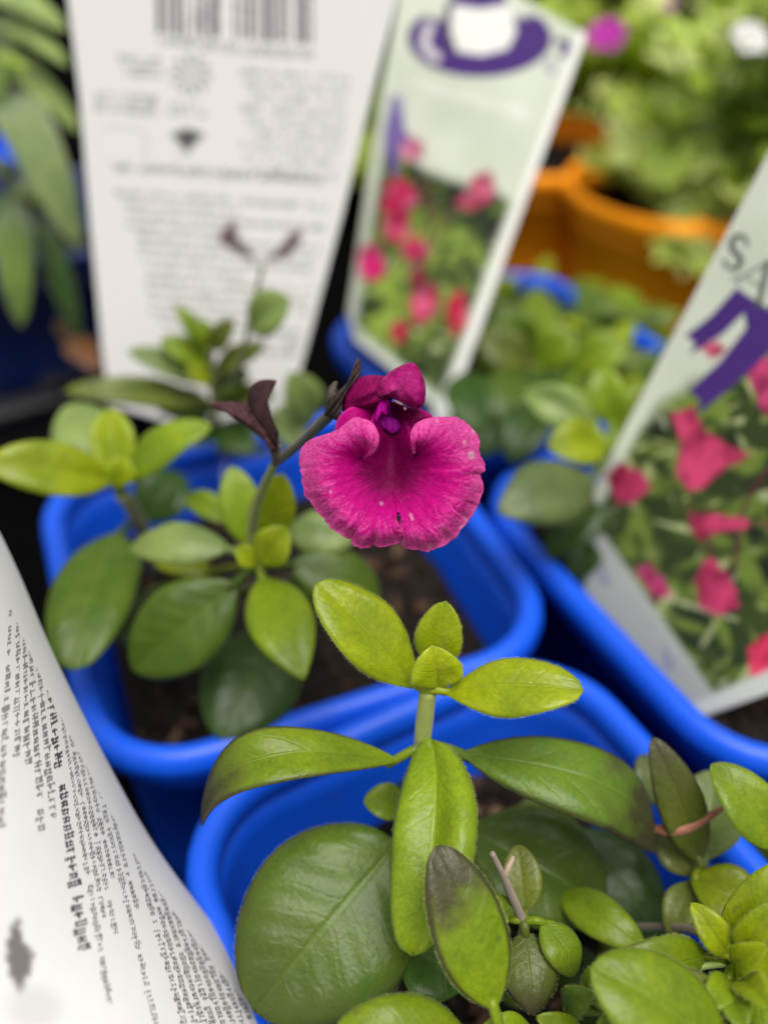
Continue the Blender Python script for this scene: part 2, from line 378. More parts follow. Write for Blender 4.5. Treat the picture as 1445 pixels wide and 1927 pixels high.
def hairs(name, V, Fc, count, L, rad, color, parent, edge=None, seed=0, grav=.0):
    rg = np.random.default_rng(seed); V = np.array(V, float); HV = []; HF = []
    quads = [f for f in Fc if len(f) == 4]
    for k in range(count):
        if edge is not None: i = edge[rg.integers(len(edge))]; p, o, q = V[i[0]], V[i[1]], V[i[2]]; p = p+(q-p)*rg.uniform(); d = nrm(nrm(p-o)+rg.normal(0, .45, 3))
        else:
            f = quads[rg.integers(len(quads))]; a, b, c = V[f[0]], V[f[1]], V[f[3]]; p = a+(b-a)*rg.uniform()+(c-a)*rg.uniform()
            nn = np.cross(b-a, c-a)
            if np.linalg.norm(nn) < 1e-14: continue
            d = nrm(nrm(nn)*(1 if grav >= 0 else -1)+rg.normal(0, .45, 3))
        s = nrm(np.cross(d, nrm(CAM-p)+.1)); l = L*rg.uniform(.5, 1.2); m = len(HV); s3 = np.cross(d, s)
        HV += [p-s*rad, p+s*rad*.5+s3*rad*.8, p+s*rad*.5-s3*rad*.8, p+d*l]; HF += [(m, m+1, m+3), (m+1, m+2, m+3), (m+2, m, m+3)]
    o = mesh_obj(name, HV, HF, M_HAIR, parent, smooth=False); o.color = (*color, 1); o['kind'] = 'stuff'
    return o
_ls = [0]
def leaf(plant, bx, by, bd, tx, ty, td, w, col, purple=0., node=None, roll=0., hair=0, mat=None, up=.55, bright=1., **k):
    _ls[0] += 1
    b, t = P(bx, by, bd), P(tx, ty, td); mid = (b+t)/2; a = nrm(t-b)
    n = nrm(nrm(CAM-mid)*1.0+np.array((0, 0, 1.0))*up); n = nrm(n-a*np.dot(n, a))
    if roll: n = np.array(Matrix.Rotation(math.radians(roll), 3, Vector(a)) @ Vector(n))
    wm = w*(bd+td)/2/F
    pet = P(*node) if node is not None else None
    k.setdefault('pr', min(.0006, max(.00022, wm*.045)))
    V, Fc, UV = leaf_geo(b, t, wm, n, seed=_ls[0], petiole=pet, **k)
    o = mesh_obj('leaf', V, Fc, mat or M_LEAF, plant, uv=UV); o.color = (*[min(c*bright, .9) for c in col], purple)
    sd = o.modifiers.new('thickness', 'SOLIDIFY'); sd.thickness = .00035; sd.offset = -1
    if hair:
        nu, nv = k.get('nu', 34), k.get('nv', 17)
        ed = [(i*nv+j, i*nv+j2, (i+1)*nv+j) for i in range(1, nu-1) for j, j2 in ((0, 1), (nv-1, nv-2))]
        hairs('leaf_hair', V, Fc, hair*2, L=.0004, rad=.000010, color=(.36, .42, .15), parent=o, edge=ed, seed=_ls[0])
    return o
def stem(plant, pts, radii, color=(.13, .17, .03), name='stem', n=30, k=10):
    return tube(name, [P(*p) if isinstance(p, tuple) else p for p in pts], radii, M_STEM, plant, n, k, (*color, 1))

# ---------------- the flowering plant in the middle pot
sp = G(500, 1225, RIM-.02)
PF = thing('salvia_plant', sp, 'salvia with one open magenta flower on a dark arching stem', 'plant', 'small salvia plants')
nd = (484, 1062, .166)
stem(PF, [sp-np.array((0, 0, .004)), (484, 1130, .182), nd], [.0014, .0013, .0012], (.16, .16, .05))
stem(PF, [nd, (474, 1000, .162), (488, 935, .153), (517, 872, .1435)], [.0010, .0008, .00075, .0007], (.15, .20, .03))
stem(PF, [(517, 872, .1435), (560, 838, .1385), (600, 800, .133), (632, 770, .1295)], [.0007, .00072, .0008, .00085], (.035, .035, .022), name='flower_stalk')
leaf(PF, 492, 1085, .164, 572, 1280, .150, 128, BRI, node=nd, arch=.10, fold=.2, curl=.2, full=.75, bright=.9)
leaf(PF, 444, 1098, .166, 250, 1262, .168, 165, MID, node=nd, arch=.08, fold=.2, roll=-8, bright=.85)
leaf(PF, 432, 1032, .168, 243, 1032, .172, 92, PAL, node=nd, arch=.16, fold=-.1, roll=15)
leaf(PF, 492, 1030, .166, 532, 893, .158, 92, YEL, node=nd, arch=-.02, fold=.3, roll=0, bright=.8)
leaf(PF, 470, 1030, .170, 436, 878, .170, 82, BRI, node=nd, arch=.05, fold=.2)
leaf(PF, 495, 1062, .160, 540, 992, .157, 82, YEL, arch=.1, fold=.45, bright=.85)
leaf(PF, 480, 1065, .162, 445, 1028, .160, 45, YEL, arch=.1, fold=.45)
leaf(PF, 540, 1000, .180, 672, 1010, .180, 92, PAL, node=nd, arch=.1, fold=.1)
leaf(PF, 545, 1062, .176, 715, 1120, .182, 115, MID, node=nd, arch=.12, fold=.1, bright=.85)
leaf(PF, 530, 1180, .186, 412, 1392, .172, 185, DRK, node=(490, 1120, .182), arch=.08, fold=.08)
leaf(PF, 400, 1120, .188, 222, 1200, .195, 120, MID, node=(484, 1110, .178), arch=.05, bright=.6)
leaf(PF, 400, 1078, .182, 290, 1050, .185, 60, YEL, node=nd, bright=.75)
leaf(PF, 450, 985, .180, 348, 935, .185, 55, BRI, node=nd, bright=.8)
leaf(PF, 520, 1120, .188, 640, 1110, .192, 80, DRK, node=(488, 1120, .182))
# left shoot
sl = G(285, 1060, RIM-.02); n2 = (228, 930, .186)
stem(PF, [sl-np.array((0, 0, .004)), (268, 1000, .203), (245, 950, .19), n2], [.0016, .0017, .0016, .0014], (.20, .21, .07))
leaf(PF, 212, 905, .185, -30, 872, .172, 112, YEL, node=n2, arch=.1, fold=.3, bright=.8)
leaf(PF, 205, 885, .190, 125, 762, .198, 130, PAL, node=n2, arch=.05, fold=.1, bright=1.15)
leaf(PF, 218, 900, .184, 207, 768, .186, 88, YEL, node=n2, arch=.02, fold=.5, bright=.9)
leaf(PF, 235, 905, .184, 398, 800, .178, 92, BRI, node=n2, arch=.16, fold=.1, roll=-20)
leaf(PF, 222, 1000, .192, 135, 1262, .165, 158, MID, node=(262, 985, .2), arch=.10, fold=.1, full=.42, roll=8, bright=.95)
leaf(PF, 270, 985, .215, 340, 890, .22, 110, DRK, node=(262, 985, .2))
leaf(PF, 225, 915, .18, 232, 858, .178, 60, YEL, arch=.1, fold=.5)
# small rear shoot in front of the white back tag
sr_ = G(415, 880, RIM-.02)
stem(PF, [sr_-np.array((0, 0, .004)), (408, 800, .232), (400, 720, .222), (395, 655, .215)], [.0012, .0011, .001, .0008], (.13, .14, .04))
stem(PF, [(404, 770, .229), (450, 690, .214), (470, 600, .204), (495, 500, .197)], [.0007, .0006, .0005, .0004], (.13, .14, .05))
for bx, by, bd, tx, ty, td, w, c, br in ((470, 620, .204, 545, 560, .198, 88, PAL, 1.1), (402, 690, .22, 300, 640, .214, 55, BRI, .9), (400, 665, .216, 330, 575, .212, 38, BRI, .8), (398, 660, .215, 440, 600, .21, 45, OLV, 1), (400, 720, .222, 240, 660, .216, 55, PAL, .9), (404, 760, .228, 120, 735, .215, 62, OLV, 1.1), (404, 760, .228, 520, 745, .222, 60, OLV, .9), (402, 700, .221, 500, 650, .214, 50, OLV, 1), (405, 770, .229, 290, 760, .226, 70, DRK, 1), (530, 760, .228, 560, 850, .222, 70, PAL, .8), (402, 712, .22, 350, 700, .214, 50, YEL, .7), (395, 655, .215, 380, 600, .212, 36, BRI, 1), (404, 740, .226, 470, 700, .218, 60, MID, 1), (590, 790, .222, 545, 700, .214, 82, PAL, .9), (410, 800, .232, 330, 830, .226, 70, DRK, .9), (410, 800, .232, 480, 850, .226, 80, DRK, 1)):
    nn = (405, min(max(by+10, 660), 800), .225 if by > 690 else .217)
    leaf(PF, bx, by, bd, tx, ty, td, w, c, node=(nn if abs(bx-400) > 30 and bx < 500 and by > 640 else None), arch=.1, bright=br, nu=16, nv=9)
stem(PF, [(410, 850, .238), (500, 850, .236), (590, 790, .222)], [.0008, .0007, .0006], (.1, .13, .04))

# ---------------- the flower (crop coordinates of the close look, turned into pixels)
def cp(x, y): return (380+x/2.491, 650+y/2.491)
def resample(poly, n, closed=True):
    p = np.array(poly, float)
    if closed: p = np.vstack([p, p[:1]])
    C = np.array(catmull([*p], 12*len(p))); d = np.r_[0, np.cumsum(np.linalg.norm(np.diff(C, axis=0), axis=1))]
    s = np.linspace(0, d[-1], n, endpoint=not closed)
    return np.stack([np.interp(s, d, C[:, 0]), np.interp(s, d, C[:, 1])], 1)
def inflate(name, poly, depth, front, back, colf, parent, mat=M_PETAL, n=96, k=16, dfun=None, bump=None, crop=True):
    """a closed, rounded body whose outline is poly; front and back are its half thicknesses in metres"""
    q = resample(poly, n); c = q.mean(0); V = []; C = []
    def ring(r, sgn):
        for i in range(n):
            x, y = c+(q[i]-c)*r; px, py = cp(x, y) if crop else (x, y)
            h = math.sqrt(max(0, 1-r**2.2)); d = depth+(-front if sgn > 0 else back)*h+(dfun(x, y) if dfun else 0)
            if bump and sgn > 0: d -= bump(x, y, r, i/n)
            V.append(P(px, py, d)); C.append(colf(x, y, r))
    rs = np.linspace(.02, 1, k)**.8
    for r in rs: ring(r, 1)
    for r in rs[::-1][1:]: ring(r, -1)
    Fc = grid_faces(2*k-1, n, wrap=True, flip=True); Fc.append(tuple(range(n))); m = (2*k-2)*n; Fc.append(tuple(range(m, m+n))[::-1])
    return mesh_obj(name, V, Fc, mat, parent, col=np.array(C)), V, Fc
D0 = .1242
MAG = np.array((.41, .0, .158)); DEEP = np.array((.13, .0, .045)); PINK = np.array((.60, .085, .31)); PURP = np.array((.24, .003, .30))
def tubecol(x, y, r):
    s = vnoise(x*.12+y*.05, y*.02-x*.01, 5); return DEEP*(.9+.9*s)+PINK*.10*max(0, s-.5)
FLt, V_, F_ = inflate('flower', [(655, 300), (668, 235), (700, 180), (750, 145), (810, 138), (865, 150), (905, 200), (890, 260), (840, 290), (760, 300), (700, 312), (668, 318)], .1275, .0032, .003, tubecol, PF, bump=lambda x, y, r, t: .00022*math.sin((y*.9+x*.35)*.11)*(1-r**4), dfun=lambda x, y: (760-x)*1.2e-5)
hairs('petal_hair', V_, F_, 900, .0004, .000011, (.5, .12, .3), FLt, seed=2)
def hoodcol(x, y, r):
    return (MAG*.62+PINK*.22*vnoise(x*.03, y*.03, 3))*(.7+.6*vnoise(x*.11, y*.11, 41))
HD, V_, F_ = inflate('upper_lip', [(818, 228), (826, 180), (860, 140), (905, 108), (950, 86), (985, 79), (1012, 100), (1032, 135), (1047, 185), (1048, 235), (1040, 275), (1015, 295), (975, 288), (930, 268), (885, 243), (850, 228), (832, 246)], .1240, .0036, .0030, hoodcol, FLt, n=120, k=22, dfun=lambda x, y: (930-x)*.6e-5, bump=lambda x, y, r, t: -.0006*math.exp(-((x-900-(y-180)*.7)/26.)**2)*(1-r)+.00018*(vnoise(x*.03, y*.03, 9)-.5))
hairs('petal_hair', V_, F_, 4200, .0007, .000014, (.60, .08, .30), HD, seed=4)
# collar of the mouth, left and right, then the throat floor
LC = [(620, 398), (632, 350), (660, 312), (705, 285), (755, 276), (806, 266), (822, 300), (816, 360), (800, 420), (740, 420), (670, 400)]
inflate('mouth_fold', LC, .1262, .0014, .001, lambda x, y, r: MAG*1.05*(1-.3*vnoise(x*.02, y*.02))+PINK*.35*sm(.8, 1, r), FLt, dfun=lambda x, y: sm(700, 820, x)*.002)
RC = [(884, 258), (925, 270), (975, 288), (1015, 292), (1050, 308), (1082, 336), (1040, 370), (1000, 420), (965, 440), (925, 400), (892, 340)]
inflate('mouth_fold', RC, .1264, .0012, .001, lambda x, y, r: DEEP*1.5*(1-.2*vnoise(x*.02, y*.02))+MAG*.5*sm(.7, 1, r), FLt, dfun=lambda x, y: sm(1000, 880, x)*.0022)
# stamen fold hanging in the mouth
inflate('stamen_fold', [(838, 215), (866, 232), (884, 262), (872, 300), (866, 330), (846, 322), (826, 344), (815, 366), (810, 330), (822, 280)], .1248, .0009, .0008, lambda x, y, r: MAG*.8+PURP*.5, FLt, n=60, k=10)
inflate('stamen_fold', [(815, 300), (846, 318), (870, 335), (905, 338), (932, 372), (925, 402), (895, 415), (870, 402), (845, 385), (822, 360)], .1264, .0005, .0006, lambda x, y, r: (PURP*.75+MAG*.35)*(.5+.9*vnoise(x*.09, y*.03, 6)), FLt, n=60, k=10)
tube('stigma', [P(*cp(902, 258), .1238), P(*cp(920, 264), .1232), P(*cp(942, 276), .1232)], [.0001, .00022, .00016], simple('stigma_white', (.75, .6, .62), .5), FLt, 10, 8)
inflate('stamen_tip', [(944, 290), (952, 287), (960, 293), (957, 303), (947, 302)], .1232, .00025, .0002, lambda x, y, r: np.array((.7, .35, .4)), FLt, n=20, k=6)
# lower lip
OUT = [(752, 524), (788, 513), (814, 486), (826, 452), (822, 405), (795, 366), (760, 347), (722, 341), (690, 356), (650, 385), (600, 411), (550, 428), (505, 447), (474, 472), (462, 510), (460, 560), (466, 610), (474, 660), (486, 705), (522, 745), (545, 785), (578, 815), (612, 862), (660, 893), (697, 908), (708, 936), (738, 948), (778, 946), (802, 931), (828, 945), (865, 940), (905, 930), (935, 915), (944, 888),
       (948, 912), (930, 932), (955, 950), (1000, 956), (1035, 962), (1066, 967), (1092, 950), (1130, 938), (1165, 912), (1196, 888), (1222, 850), (1250, 822), (1285, 768), (1303, 725), (1316, 680), (1313, 640), (1304, 608), (1328, 576), (1316, 540), (1298, 500), (1302, 462), (1296, 425), (1270, 395), (1243, 368), (1212, 345), (1170, 334), (1120, 336), (1075, 340), (1030, 355), (997, 378), (982, 412), (984, 452), (990, 490), (1001, 519)]
C0 = np.array((884., 590.))
q = np.array(catmull([np.array(p, float) for p in OUT], 1400)); ci = np.linspace(0, len(OUT)-1, 1400)
dd = np.r_[0, np.cumsum(np.linalg.norm(np.diff(q, axis=0), axis=1))]; NT = 560; ss = np.linspace(0, dd[-1], NT)
q = np.stack([np.interp(ss, dd, q[:, 0]), np.interp(ss, dd, q[:, 1])], 1); ci = np.interp(ss, dd, ci); nO = len(OUT)-1
wl_a = sm(17, 11, ci); wr_a = sm(nO-18, nO-11, ci)                      # rays fan out from the notch below each ear, else from the middle
ANC = C0+wl_a[:, None]*(np.array((752., 527.))-C0)+wr_a[:, None]*(np.array((1001., 522.))-C0); a0 = .47*(wl_a+wr_a)
qd = nrm(q[0]-C0); NR = 84
rad_ = np.linalg.norm(q-C0, axis=1); ang = np.arctan2(q[:, 1]-C0[1], q[:, 0]-C0[0])
jit = 1+.011*(vnoise(ss*.055, ss*0, 11)-.5)*2+.004*(vnoise(ss*.16, ss*0, 12)-.5)*2
def lip_depth(lx, ly, r, em_on=1):                                             # relief, in metres towards (-) or away from (+) the camera
    em = sm(.5, .8, r)*sm(-45, -95, ly)*em_on
    d = .0042*math.exp(-(lx/85.)**2)*sm(230, -160, ly)*(1-em)                # channel from the throat down the middle
    d += -.0024*sm(.25, .8, r)+.0022*sm(.72, 1.0, r)**2*sm(-150, 120, ly)   # swollen sides, rim bent back
    d += .0016*sm(250, 430, abs(lx))
    ear = math.exp(-((lx+95)**2+(ly+170)**2)/9000.)+math.exp(-((lx-130)**2+(ly+160)**2)/9000.)
    d += -.0022*ear+.0008*math.exp(-((lx+150)**2+(ly+70)**2)/2500.)+.0008*math.exp(-((lx-118)**2+(ly+70)**2)/2500.)
    return d, em
def lip_col(lx, ly, r, em, fine): return DEEP+(MAG-DEEP)*(sm(.12, .55, r+.25*(fine-.5))*(1-.85*math.exp(-(lx/110.)**2)*sm(230, -20, ly)*(1-em)))
V = []; C = []
for i in range(NT):
    for j in range(NR):
        r = (j/(NR-1))**.9; x, y = ANC[i]+(q[i]-ANC[i])*r*(1+(jit[i]-1)*r)
        r = a0[i]+(1-a0[i])*r; lx, ly = x-C0[0], y-C0[1]; d, em = lip_depth(lx, ly, r)
        ru = r**3*sm(-120, 120, ly)
        d += ru*.00026*math.sin(ss[i]*.030+2*math.sin(ss[i]*.011))+ru*.00012*math.sin(ss[i]*.085+1.3)
        d += .0009*math.exp(-((lx-60)/16.)**2)*sm(220, 330, ly)-.0007*math.exp(-((lx+40)/26.)**2)*sm(190, 330, ly)+.0005*math.exp(-((lx+90)/14.)**2)*sm(210, 330, ly)
        d += .00014*(vnoise(lx*.04+9, ly*.04, 21)-.5)
        V.append(P(*cp(x, y), D0+d))
        rs_ = min(1, r*3); fine = .5+(vnoise(ss[i]*.13+9*vnoise(lx*.02, ly*.02, 33), r*6, 31)-.5)*rs_; fine2 = .5+(vnoise(x*.16, y*.16, 32)-.5)*rs_
        c = lip_col(lx, ly, r, em, fine)
        c = c+(PINK-c)*sm(.62, 1.03, r+.30*(fine-.5)+.14*(fine2-.5))*.8
        c = c*(.86+.28*fine2)
        c = c+(DEEP*.8-c)*.5*math.exp(-((lx+2+ly*.02)/5.)**2)*sm(90, 0, ly)
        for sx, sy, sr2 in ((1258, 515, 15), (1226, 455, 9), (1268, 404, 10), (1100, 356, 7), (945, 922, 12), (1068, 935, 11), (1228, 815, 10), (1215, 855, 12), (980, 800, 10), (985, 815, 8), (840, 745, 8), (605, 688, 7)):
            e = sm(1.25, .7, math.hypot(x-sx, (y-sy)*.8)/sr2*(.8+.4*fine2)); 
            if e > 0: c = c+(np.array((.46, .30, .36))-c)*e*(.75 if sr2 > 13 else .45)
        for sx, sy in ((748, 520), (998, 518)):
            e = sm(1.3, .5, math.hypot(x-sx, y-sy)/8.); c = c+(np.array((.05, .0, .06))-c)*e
        C.append(c)
Fc = []
for f in grid_faces(NT, NR, flip=False):
    i, j = f[0]//NR, f[0] % NR; r = (j/(NR-1))**.9; x, y = ANC[i]+(q[i]-ANC[i])*r
    u_, v_ = (x-921)-(y-812)*.12, (y-812)
    if (u_/9.)**2+(v_/29.)**2 < 1: continue                              # a torn hole
    Fc.append(f)
LL = mesh_obj('lower_lip', V, Fc, M_PETAL, FLt, col=np.array(C))
sd = LL.modifiers.new('thickness', 'SOLIDIFY'); sd.thickness = .00022; sd.offset = 1
# throat channel below the ears, running back into the tube
NTH = 60; V = []; C = []; nn_ = 33
for i in range(NTH):
    t = i/(NTH-1); yc = 640-(640-262)*t; xc = 882-10*t; hw = 150-90*sm(.35, 1, t)
    for j in range(nn_):
        v = -1+2*j/(nn_-1); x = xc+v*hw; lx, ly = x-C0[0], yc-C0[1]; tt = sm(-70, -330, ly)
        rr = min(.5, math.hypot(lx, ly)/330); d = D0+lip_depth(lx, max(ly, -110), rr, 0)[0]+.0001+tt*.0024-abs(v)**3*.0012*tt+.0009*(sm(.75, 1, abs(v))+sm(.12, 0, t))
        V.append(P(*cp(x, yc), d)); s_ = vnoise(x*.13, yc*.02, 8)
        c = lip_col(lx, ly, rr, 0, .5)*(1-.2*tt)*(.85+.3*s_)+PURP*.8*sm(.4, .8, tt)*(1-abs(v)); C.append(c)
mesh_obj('throat', V, grid_faces(NTH, nn_, flip=True), M_PETAL, FLt, col=np.array(C))
# calyx holding the flower
CXB = np.array((.034, .022, .022))
def calcol(x, y, r): s = vnoise(x*.09+y*.04, y*.03, 14); return CXB*(.5+1.1*s)+np.array((.02, .025, .005))*sm(.6, 1, vnoise(x*.02, y*.02, 15))
M_CAL = petal_material('calyx_dark', .08, .7, 1400)
cl, V_, F_ = inflate('calyx', [(572, 330), (582, 290), (592, 250), (622, 225), (665, 190), (698, 158), (712, 118), (718, 80), (728, 55), (740, 66), (746, 100), (744, 135), (722, 170), (697, 200), (672, 240), (656, 280), (652, 320), (640, 352), (612, 342), (588, 332)], .1285, .0022, .002, calcol, FLt, M_CAL, n=110, bump=lambda x, y, r, t: .0003*math.sin((x+.7*y)*.22)*(1-r**3))
hairs('calyx_hair', V_, F_, 500, .0005, .000012, (.09, .06, .07), cl, seed=6)
inflate('calyx_tooth', [(578, 300), (584, 250), (590, 205), (604, 182), (624, 166), (636, 172), (634, 205), (640, 230), (630, 270), (606, 310)], .1300, .0012, .001, lambda x, y, r: CXB*1.6+np.array((.03, .03, .025))*vnoise(x*.06, y*.06), cl, M_CAL, n=60)
# the empty calyx on the stalk
def c2col(x, y, r): s = vnoise(x*.05+y*.05, y*.03-x*.03, 16); return np.array((.052, .022, .026))*(.6+.9*s)
DC = .1405
e1, V_, F_ = inflate('empty_calyx', [(332, 505), (305, 462), (250, 412), (180, 362), (110, 315), (66, 298), (52, 280), (60, 266), (105, 264), (160, 262), (215, 270), (260, 300), (300, 345), (345, 400), (360, 440), (352, 490)], DC, .0022, .0022, c2col, PF, M_CAL, bump=lambda x, y, r, t: .0003*math.sin((x-.5*y)*.10)*(1-r**3)-.0012*math.exp(-((y-285-(x-150)*.35)/30.)**2)*(1-r))
inflate('calyx_tooth', [(215, 265), (218, 220), (236, 184), (270, 163), (318, 158), (352, 166), (330, 186), (314, 215), (312, 260), (324, 320), (345, 372), (362, 420), (350, 470), (318, 440), (262, 370), (226, 310)], DC-.0012, .0016, .002, lambda x, y, r: c2col(x, y, r)*.55, e1, M_CAL)
inflate('calyx_tooth', [(90, 272), (60, 262), (40, 268), (48, 285), (80, 292), (120, 300), (130, 280)], DC+.001, .0006, .0006, lambda x, y, r: np.array((.12, .05, .05)), e1, M_CAL, n=40)
stem(PF, [(*cp(345, 470), DC+.001), (*cp(345, 530), .142), (517, 874, .1436)], [.0010, .0007, .0006], (.035, .03, .02), name='calyx_stalk', n=14)

# ---------------- the leafy plant in the front pot
sb = G(835, 1720, RIM-.02)
PB = thing('salvia_plant', sb, 'leafy salvia with purple-brown leaf tips in the front blue pot', 'plant', 'small salvia plants')
n3 = (805, 1300, .1305); n4 = (795, 1405, .1345)
stem(PB, [sb-np.array((0, 0, .005)), (800, 1500, .142), n4, n3], [.0015, .0014, .0013, .0012], (.20, .24, .05))
leaf(PB, 790, 1298, .131, 594, 1098, .1275, 138, YEL, node=n3, arch=.06, fold=.22, roll=10, shape=1.15, hair=260, bright=.86, wav=.02)
leaf(PB, 815, 1262, .132, 838, 1132, .1285, 92, YEL, node=n3, arch=.05, fold=.35, hair=120, bright=.88)
leaf(PB, 825, 1296, .1295, 812, 1215, .1265, 104, YEL, arch=.10, fold=.5, wav=.04, hair=80, bright=.95)
leaf(PB, 832, 1302, .130, 1098, 1300, .1225, 122, YEL, node=n3, arch=.10, fold=.1, roll=-12, shape=1.15, hair=260, bright=.88, wav=.02)
leaf(PB, 814, 1392, .1325, 776, 1800, .1205, 178, BRI, node=n4, arch=.12, fold=.55, curl=.45, full=.42, fb=.45, hair=420, wav=.012, side=-.115, nu=48, bright=1.0, roll=26)
leaf(PB, 752, 1432, .1345, 378, 1552, .137, 112, BRI, 1.3, node=n4, arch=.40, fold=.3, up=4, full=.5, bright=.8)
leaf(PB, 868, 1418, .1345, 1235, 1592, .142, 158, MID, 1.4, node=n4, arch=.24, fold=.05, up=4, full=.5, bright=1.3)
leaf(PB, 748, 1585, .139, 478, 1905, .130, 335, MID, .5, node=(800, 1530, .144), arch=.06, fold=.08, full=.5, fb=.5, roll=-6, hair=380, quilt=.018, nu=48, nv=25, bright=1.0)
leaf(PB, 768, 1515, .1425, 684, 1508, .141, 72, BRI, node=(800, 1500, .1425), bright=.8)
leaf(PB, 932, 1902, .1155, 822, 1592, .1165, 148, BRI, 1.7, node=(935, 1960, .117), arch=.08, fold=.12, curl=.15, full=.5, hair=380, nu=44, bright=.95, roll=8)
leaf(PB, 880, 1560, .150, 1140, 1710, .148, 220, MID, .1, node=(800, 1530, .144), arch=.1, full=.6, bright=.75)
leaf(PB, 1080, 1560, .158, 1245, 1765, .150, 150, DRK, 0, node=(880, 1560, .155), arch=.12, fold=-.05)
leaf(PB, 1050, 1680, .146, 1215, 1790, .136, 82, BRI, .0, node=(940, 1690, .15), arch=.18, fold=.1, bright=.8)
leaf(PB, 1100, 1490, .156, 960, 1560, .16, 70, PAL, 0, node=(900, 1580, .155), bright=.9)
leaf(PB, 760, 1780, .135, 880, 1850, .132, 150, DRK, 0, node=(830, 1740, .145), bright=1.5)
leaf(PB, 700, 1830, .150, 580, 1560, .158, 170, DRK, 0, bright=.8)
ug = np.random.default_rng(77)
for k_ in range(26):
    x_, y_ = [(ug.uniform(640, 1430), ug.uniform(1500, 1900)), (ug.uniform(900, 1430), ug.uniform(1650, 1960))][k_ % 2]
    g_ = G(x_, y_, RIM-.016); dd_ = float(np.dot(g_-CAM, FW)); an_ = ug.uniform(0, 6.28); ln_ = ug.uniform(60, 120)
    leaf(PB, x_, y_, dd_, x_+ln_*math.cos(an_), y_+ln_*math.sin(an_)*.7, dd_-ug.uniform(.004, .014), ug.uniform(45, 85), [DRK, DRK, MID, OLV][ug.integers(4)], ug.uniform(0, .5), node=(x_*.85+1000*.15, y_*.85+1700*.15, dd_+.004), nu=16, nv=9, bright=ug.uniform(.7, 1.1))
# the little shoot with dry twig
n5 = (985, 1735, .1265); sq = G(1010, 1830, RIM-.02)
stem(PB, [sq, (985, 1790, .135), n5], [.0008, .0007, .0006], (.16, .22, .03))
leaf(PB, 988, 1752, .126, 1003, 1912, .121, 108, OLV, 1.0, node=n5, arch=.12, fold=-.1, full=.75, hair=160, bright=.85)
leaf(PB, 1020, 1732, .126, 1082, 1838, .124, 82, BRI, .5, node=n5, arch=.2, fold=.0, roll=-20, bright=.85)
leaf(PB, 988, 1722, .127, 975, 1590, .131, 78, OLV, .2, node=n5, arch=.08, bright=1.0)
leaf(PB, 965, 1735, .127, 920, 1690, .13, 50, BRI, 0, node=n5)
tw_ = stem(PB, [n5, (965, 1690, .1245), (945, 1645, .1222), (926, 1606, .1205)], [.00055, .00055, .0004, .00035], (.22, .17, .13), name='dry_twig')
for a_, b_ in (((948, 1652, .1226), (966, 1612, .1232)), ((963, 1690, .1243), (946, 1652, .1238))):
    stem(tw_, [a_, ((a_[0]+b_[0])/2, (a_[1]+b_[1])/2, a_[2]), b_], [.0003, .00045, .00025], (.34, .24, .16), name='dry_bud', n=10)
# foreground leaves along the bottom edge
n6 = (935, 1985, .117); se = G(960, 1960, RIM-.02)
stem(PB, [se, (945, 2010, .122), n6, (934, 1905, .1155)], [.0010, .0009, .0007, .0006], (.20, .14, .06))
leaf(PB, 880, 1950, .116, 628, 1945, .1125, 138, BRI, 0, node=n6, arch=.16, fold=.0, roll=-8, hair=200, bright=.72)
leaf(PB, 1000, 1935, .121, 900, 1945, .118, 60, BRI, 0, node=n6)
n7 = (1395, 1812, .122); sg_ = G(1420, 1890, RIM-.018)
stem(PB, [sg_, (1410, 1840, .127), n7], [.0011, .001, .0009], (.16, .22, .03))
leaf(PB, 1332, 1798, .1215, 1143, 1812, .117, 96, BRI, .35, node=n7, arch=.16, fold=.05, roll=-25, hair=180, bright=.72)
leaf(PB, 1378, 2010, .110, 1112, 1822, .1085, 205, BRI, 0, node=(1440, 1960, .118), arch=.12, fold=.12, full=.5, roll=14, hair=320, bright=.82, nu=44)
leaf(PB, 1362, 1880, .116, 1228, 1828, .115, 56, OLV, .9, node=(1400, 1880, .12), arch=.1, hair=80)
leaf(PB, 1300, 1880, .117, 1405, 1950, .112, 70, BRI, 0, arch=.15, hair=60, bright=.75)
leaf(PB, 1100, 1960, .118, 1010, 1915, .116, 55, BRI, 0, bright=.7)
leaf(PB, 1360, 1800, .122, 1480, 1622, .120, 92, YEL, 0, node=n7, arch=.1, fold=.3, bright=.75, hair=80)
leaf(PB, 1370, 1826, .121, 1500, 1845, .116, 92, YEL, 0, node=n7, arch=.08, fold=.2, bright=.8)
leaf(PB, 1365, 1832, .121, 1500, 1952, .113, 92, BRI, 0, node=n7, arch=.08, fold=.2, bright=.9)
leaf(PB, 1350, 1760, .125, 1460, 1730, .123, 70, BRI, 0, node=n7)
for a_ in ((1372, 1805, .120, 1300, 1700, .121, 62, YEL, .8), (1390, 1800, .120, 1450, 1700, .116, 60, YEL, .85), (1380, 1822, .119, 1445, 1780, .112, 56, YEL, .9), (1372, 1840, .118, 1330, 1905, .112, 60, BRI, .9), (1390, 1845, .117, 1450, 1900, .109, 64, YEL, .8), (1360, 1850, .118, 1400, 1945, .110, 66, BRI, .85), (1240, 1905, .119, 1120, 1935, .114, 66, BRI, .8), (1250, 1890, .121, 1190, 1850, .12, 54, OLV, .9), (1100, 1880, .124, 1170, 1800, .121, 60, BRI, .8), (1060, 1900, .123, 1120, 1870, .119, 60, MID, 1)):
    leaf(PB, *a_[:8], node=n7 if a_[0] > 1300 else (1180, 1910, .124), bright=a_[8], arch=.16, fold=.4, hair=60)
stem(PB, [G(1180, 1930, RIM-.024), (1180, 1910, .124)], [.0007, .0006], (.16, .2, .04), n=6)
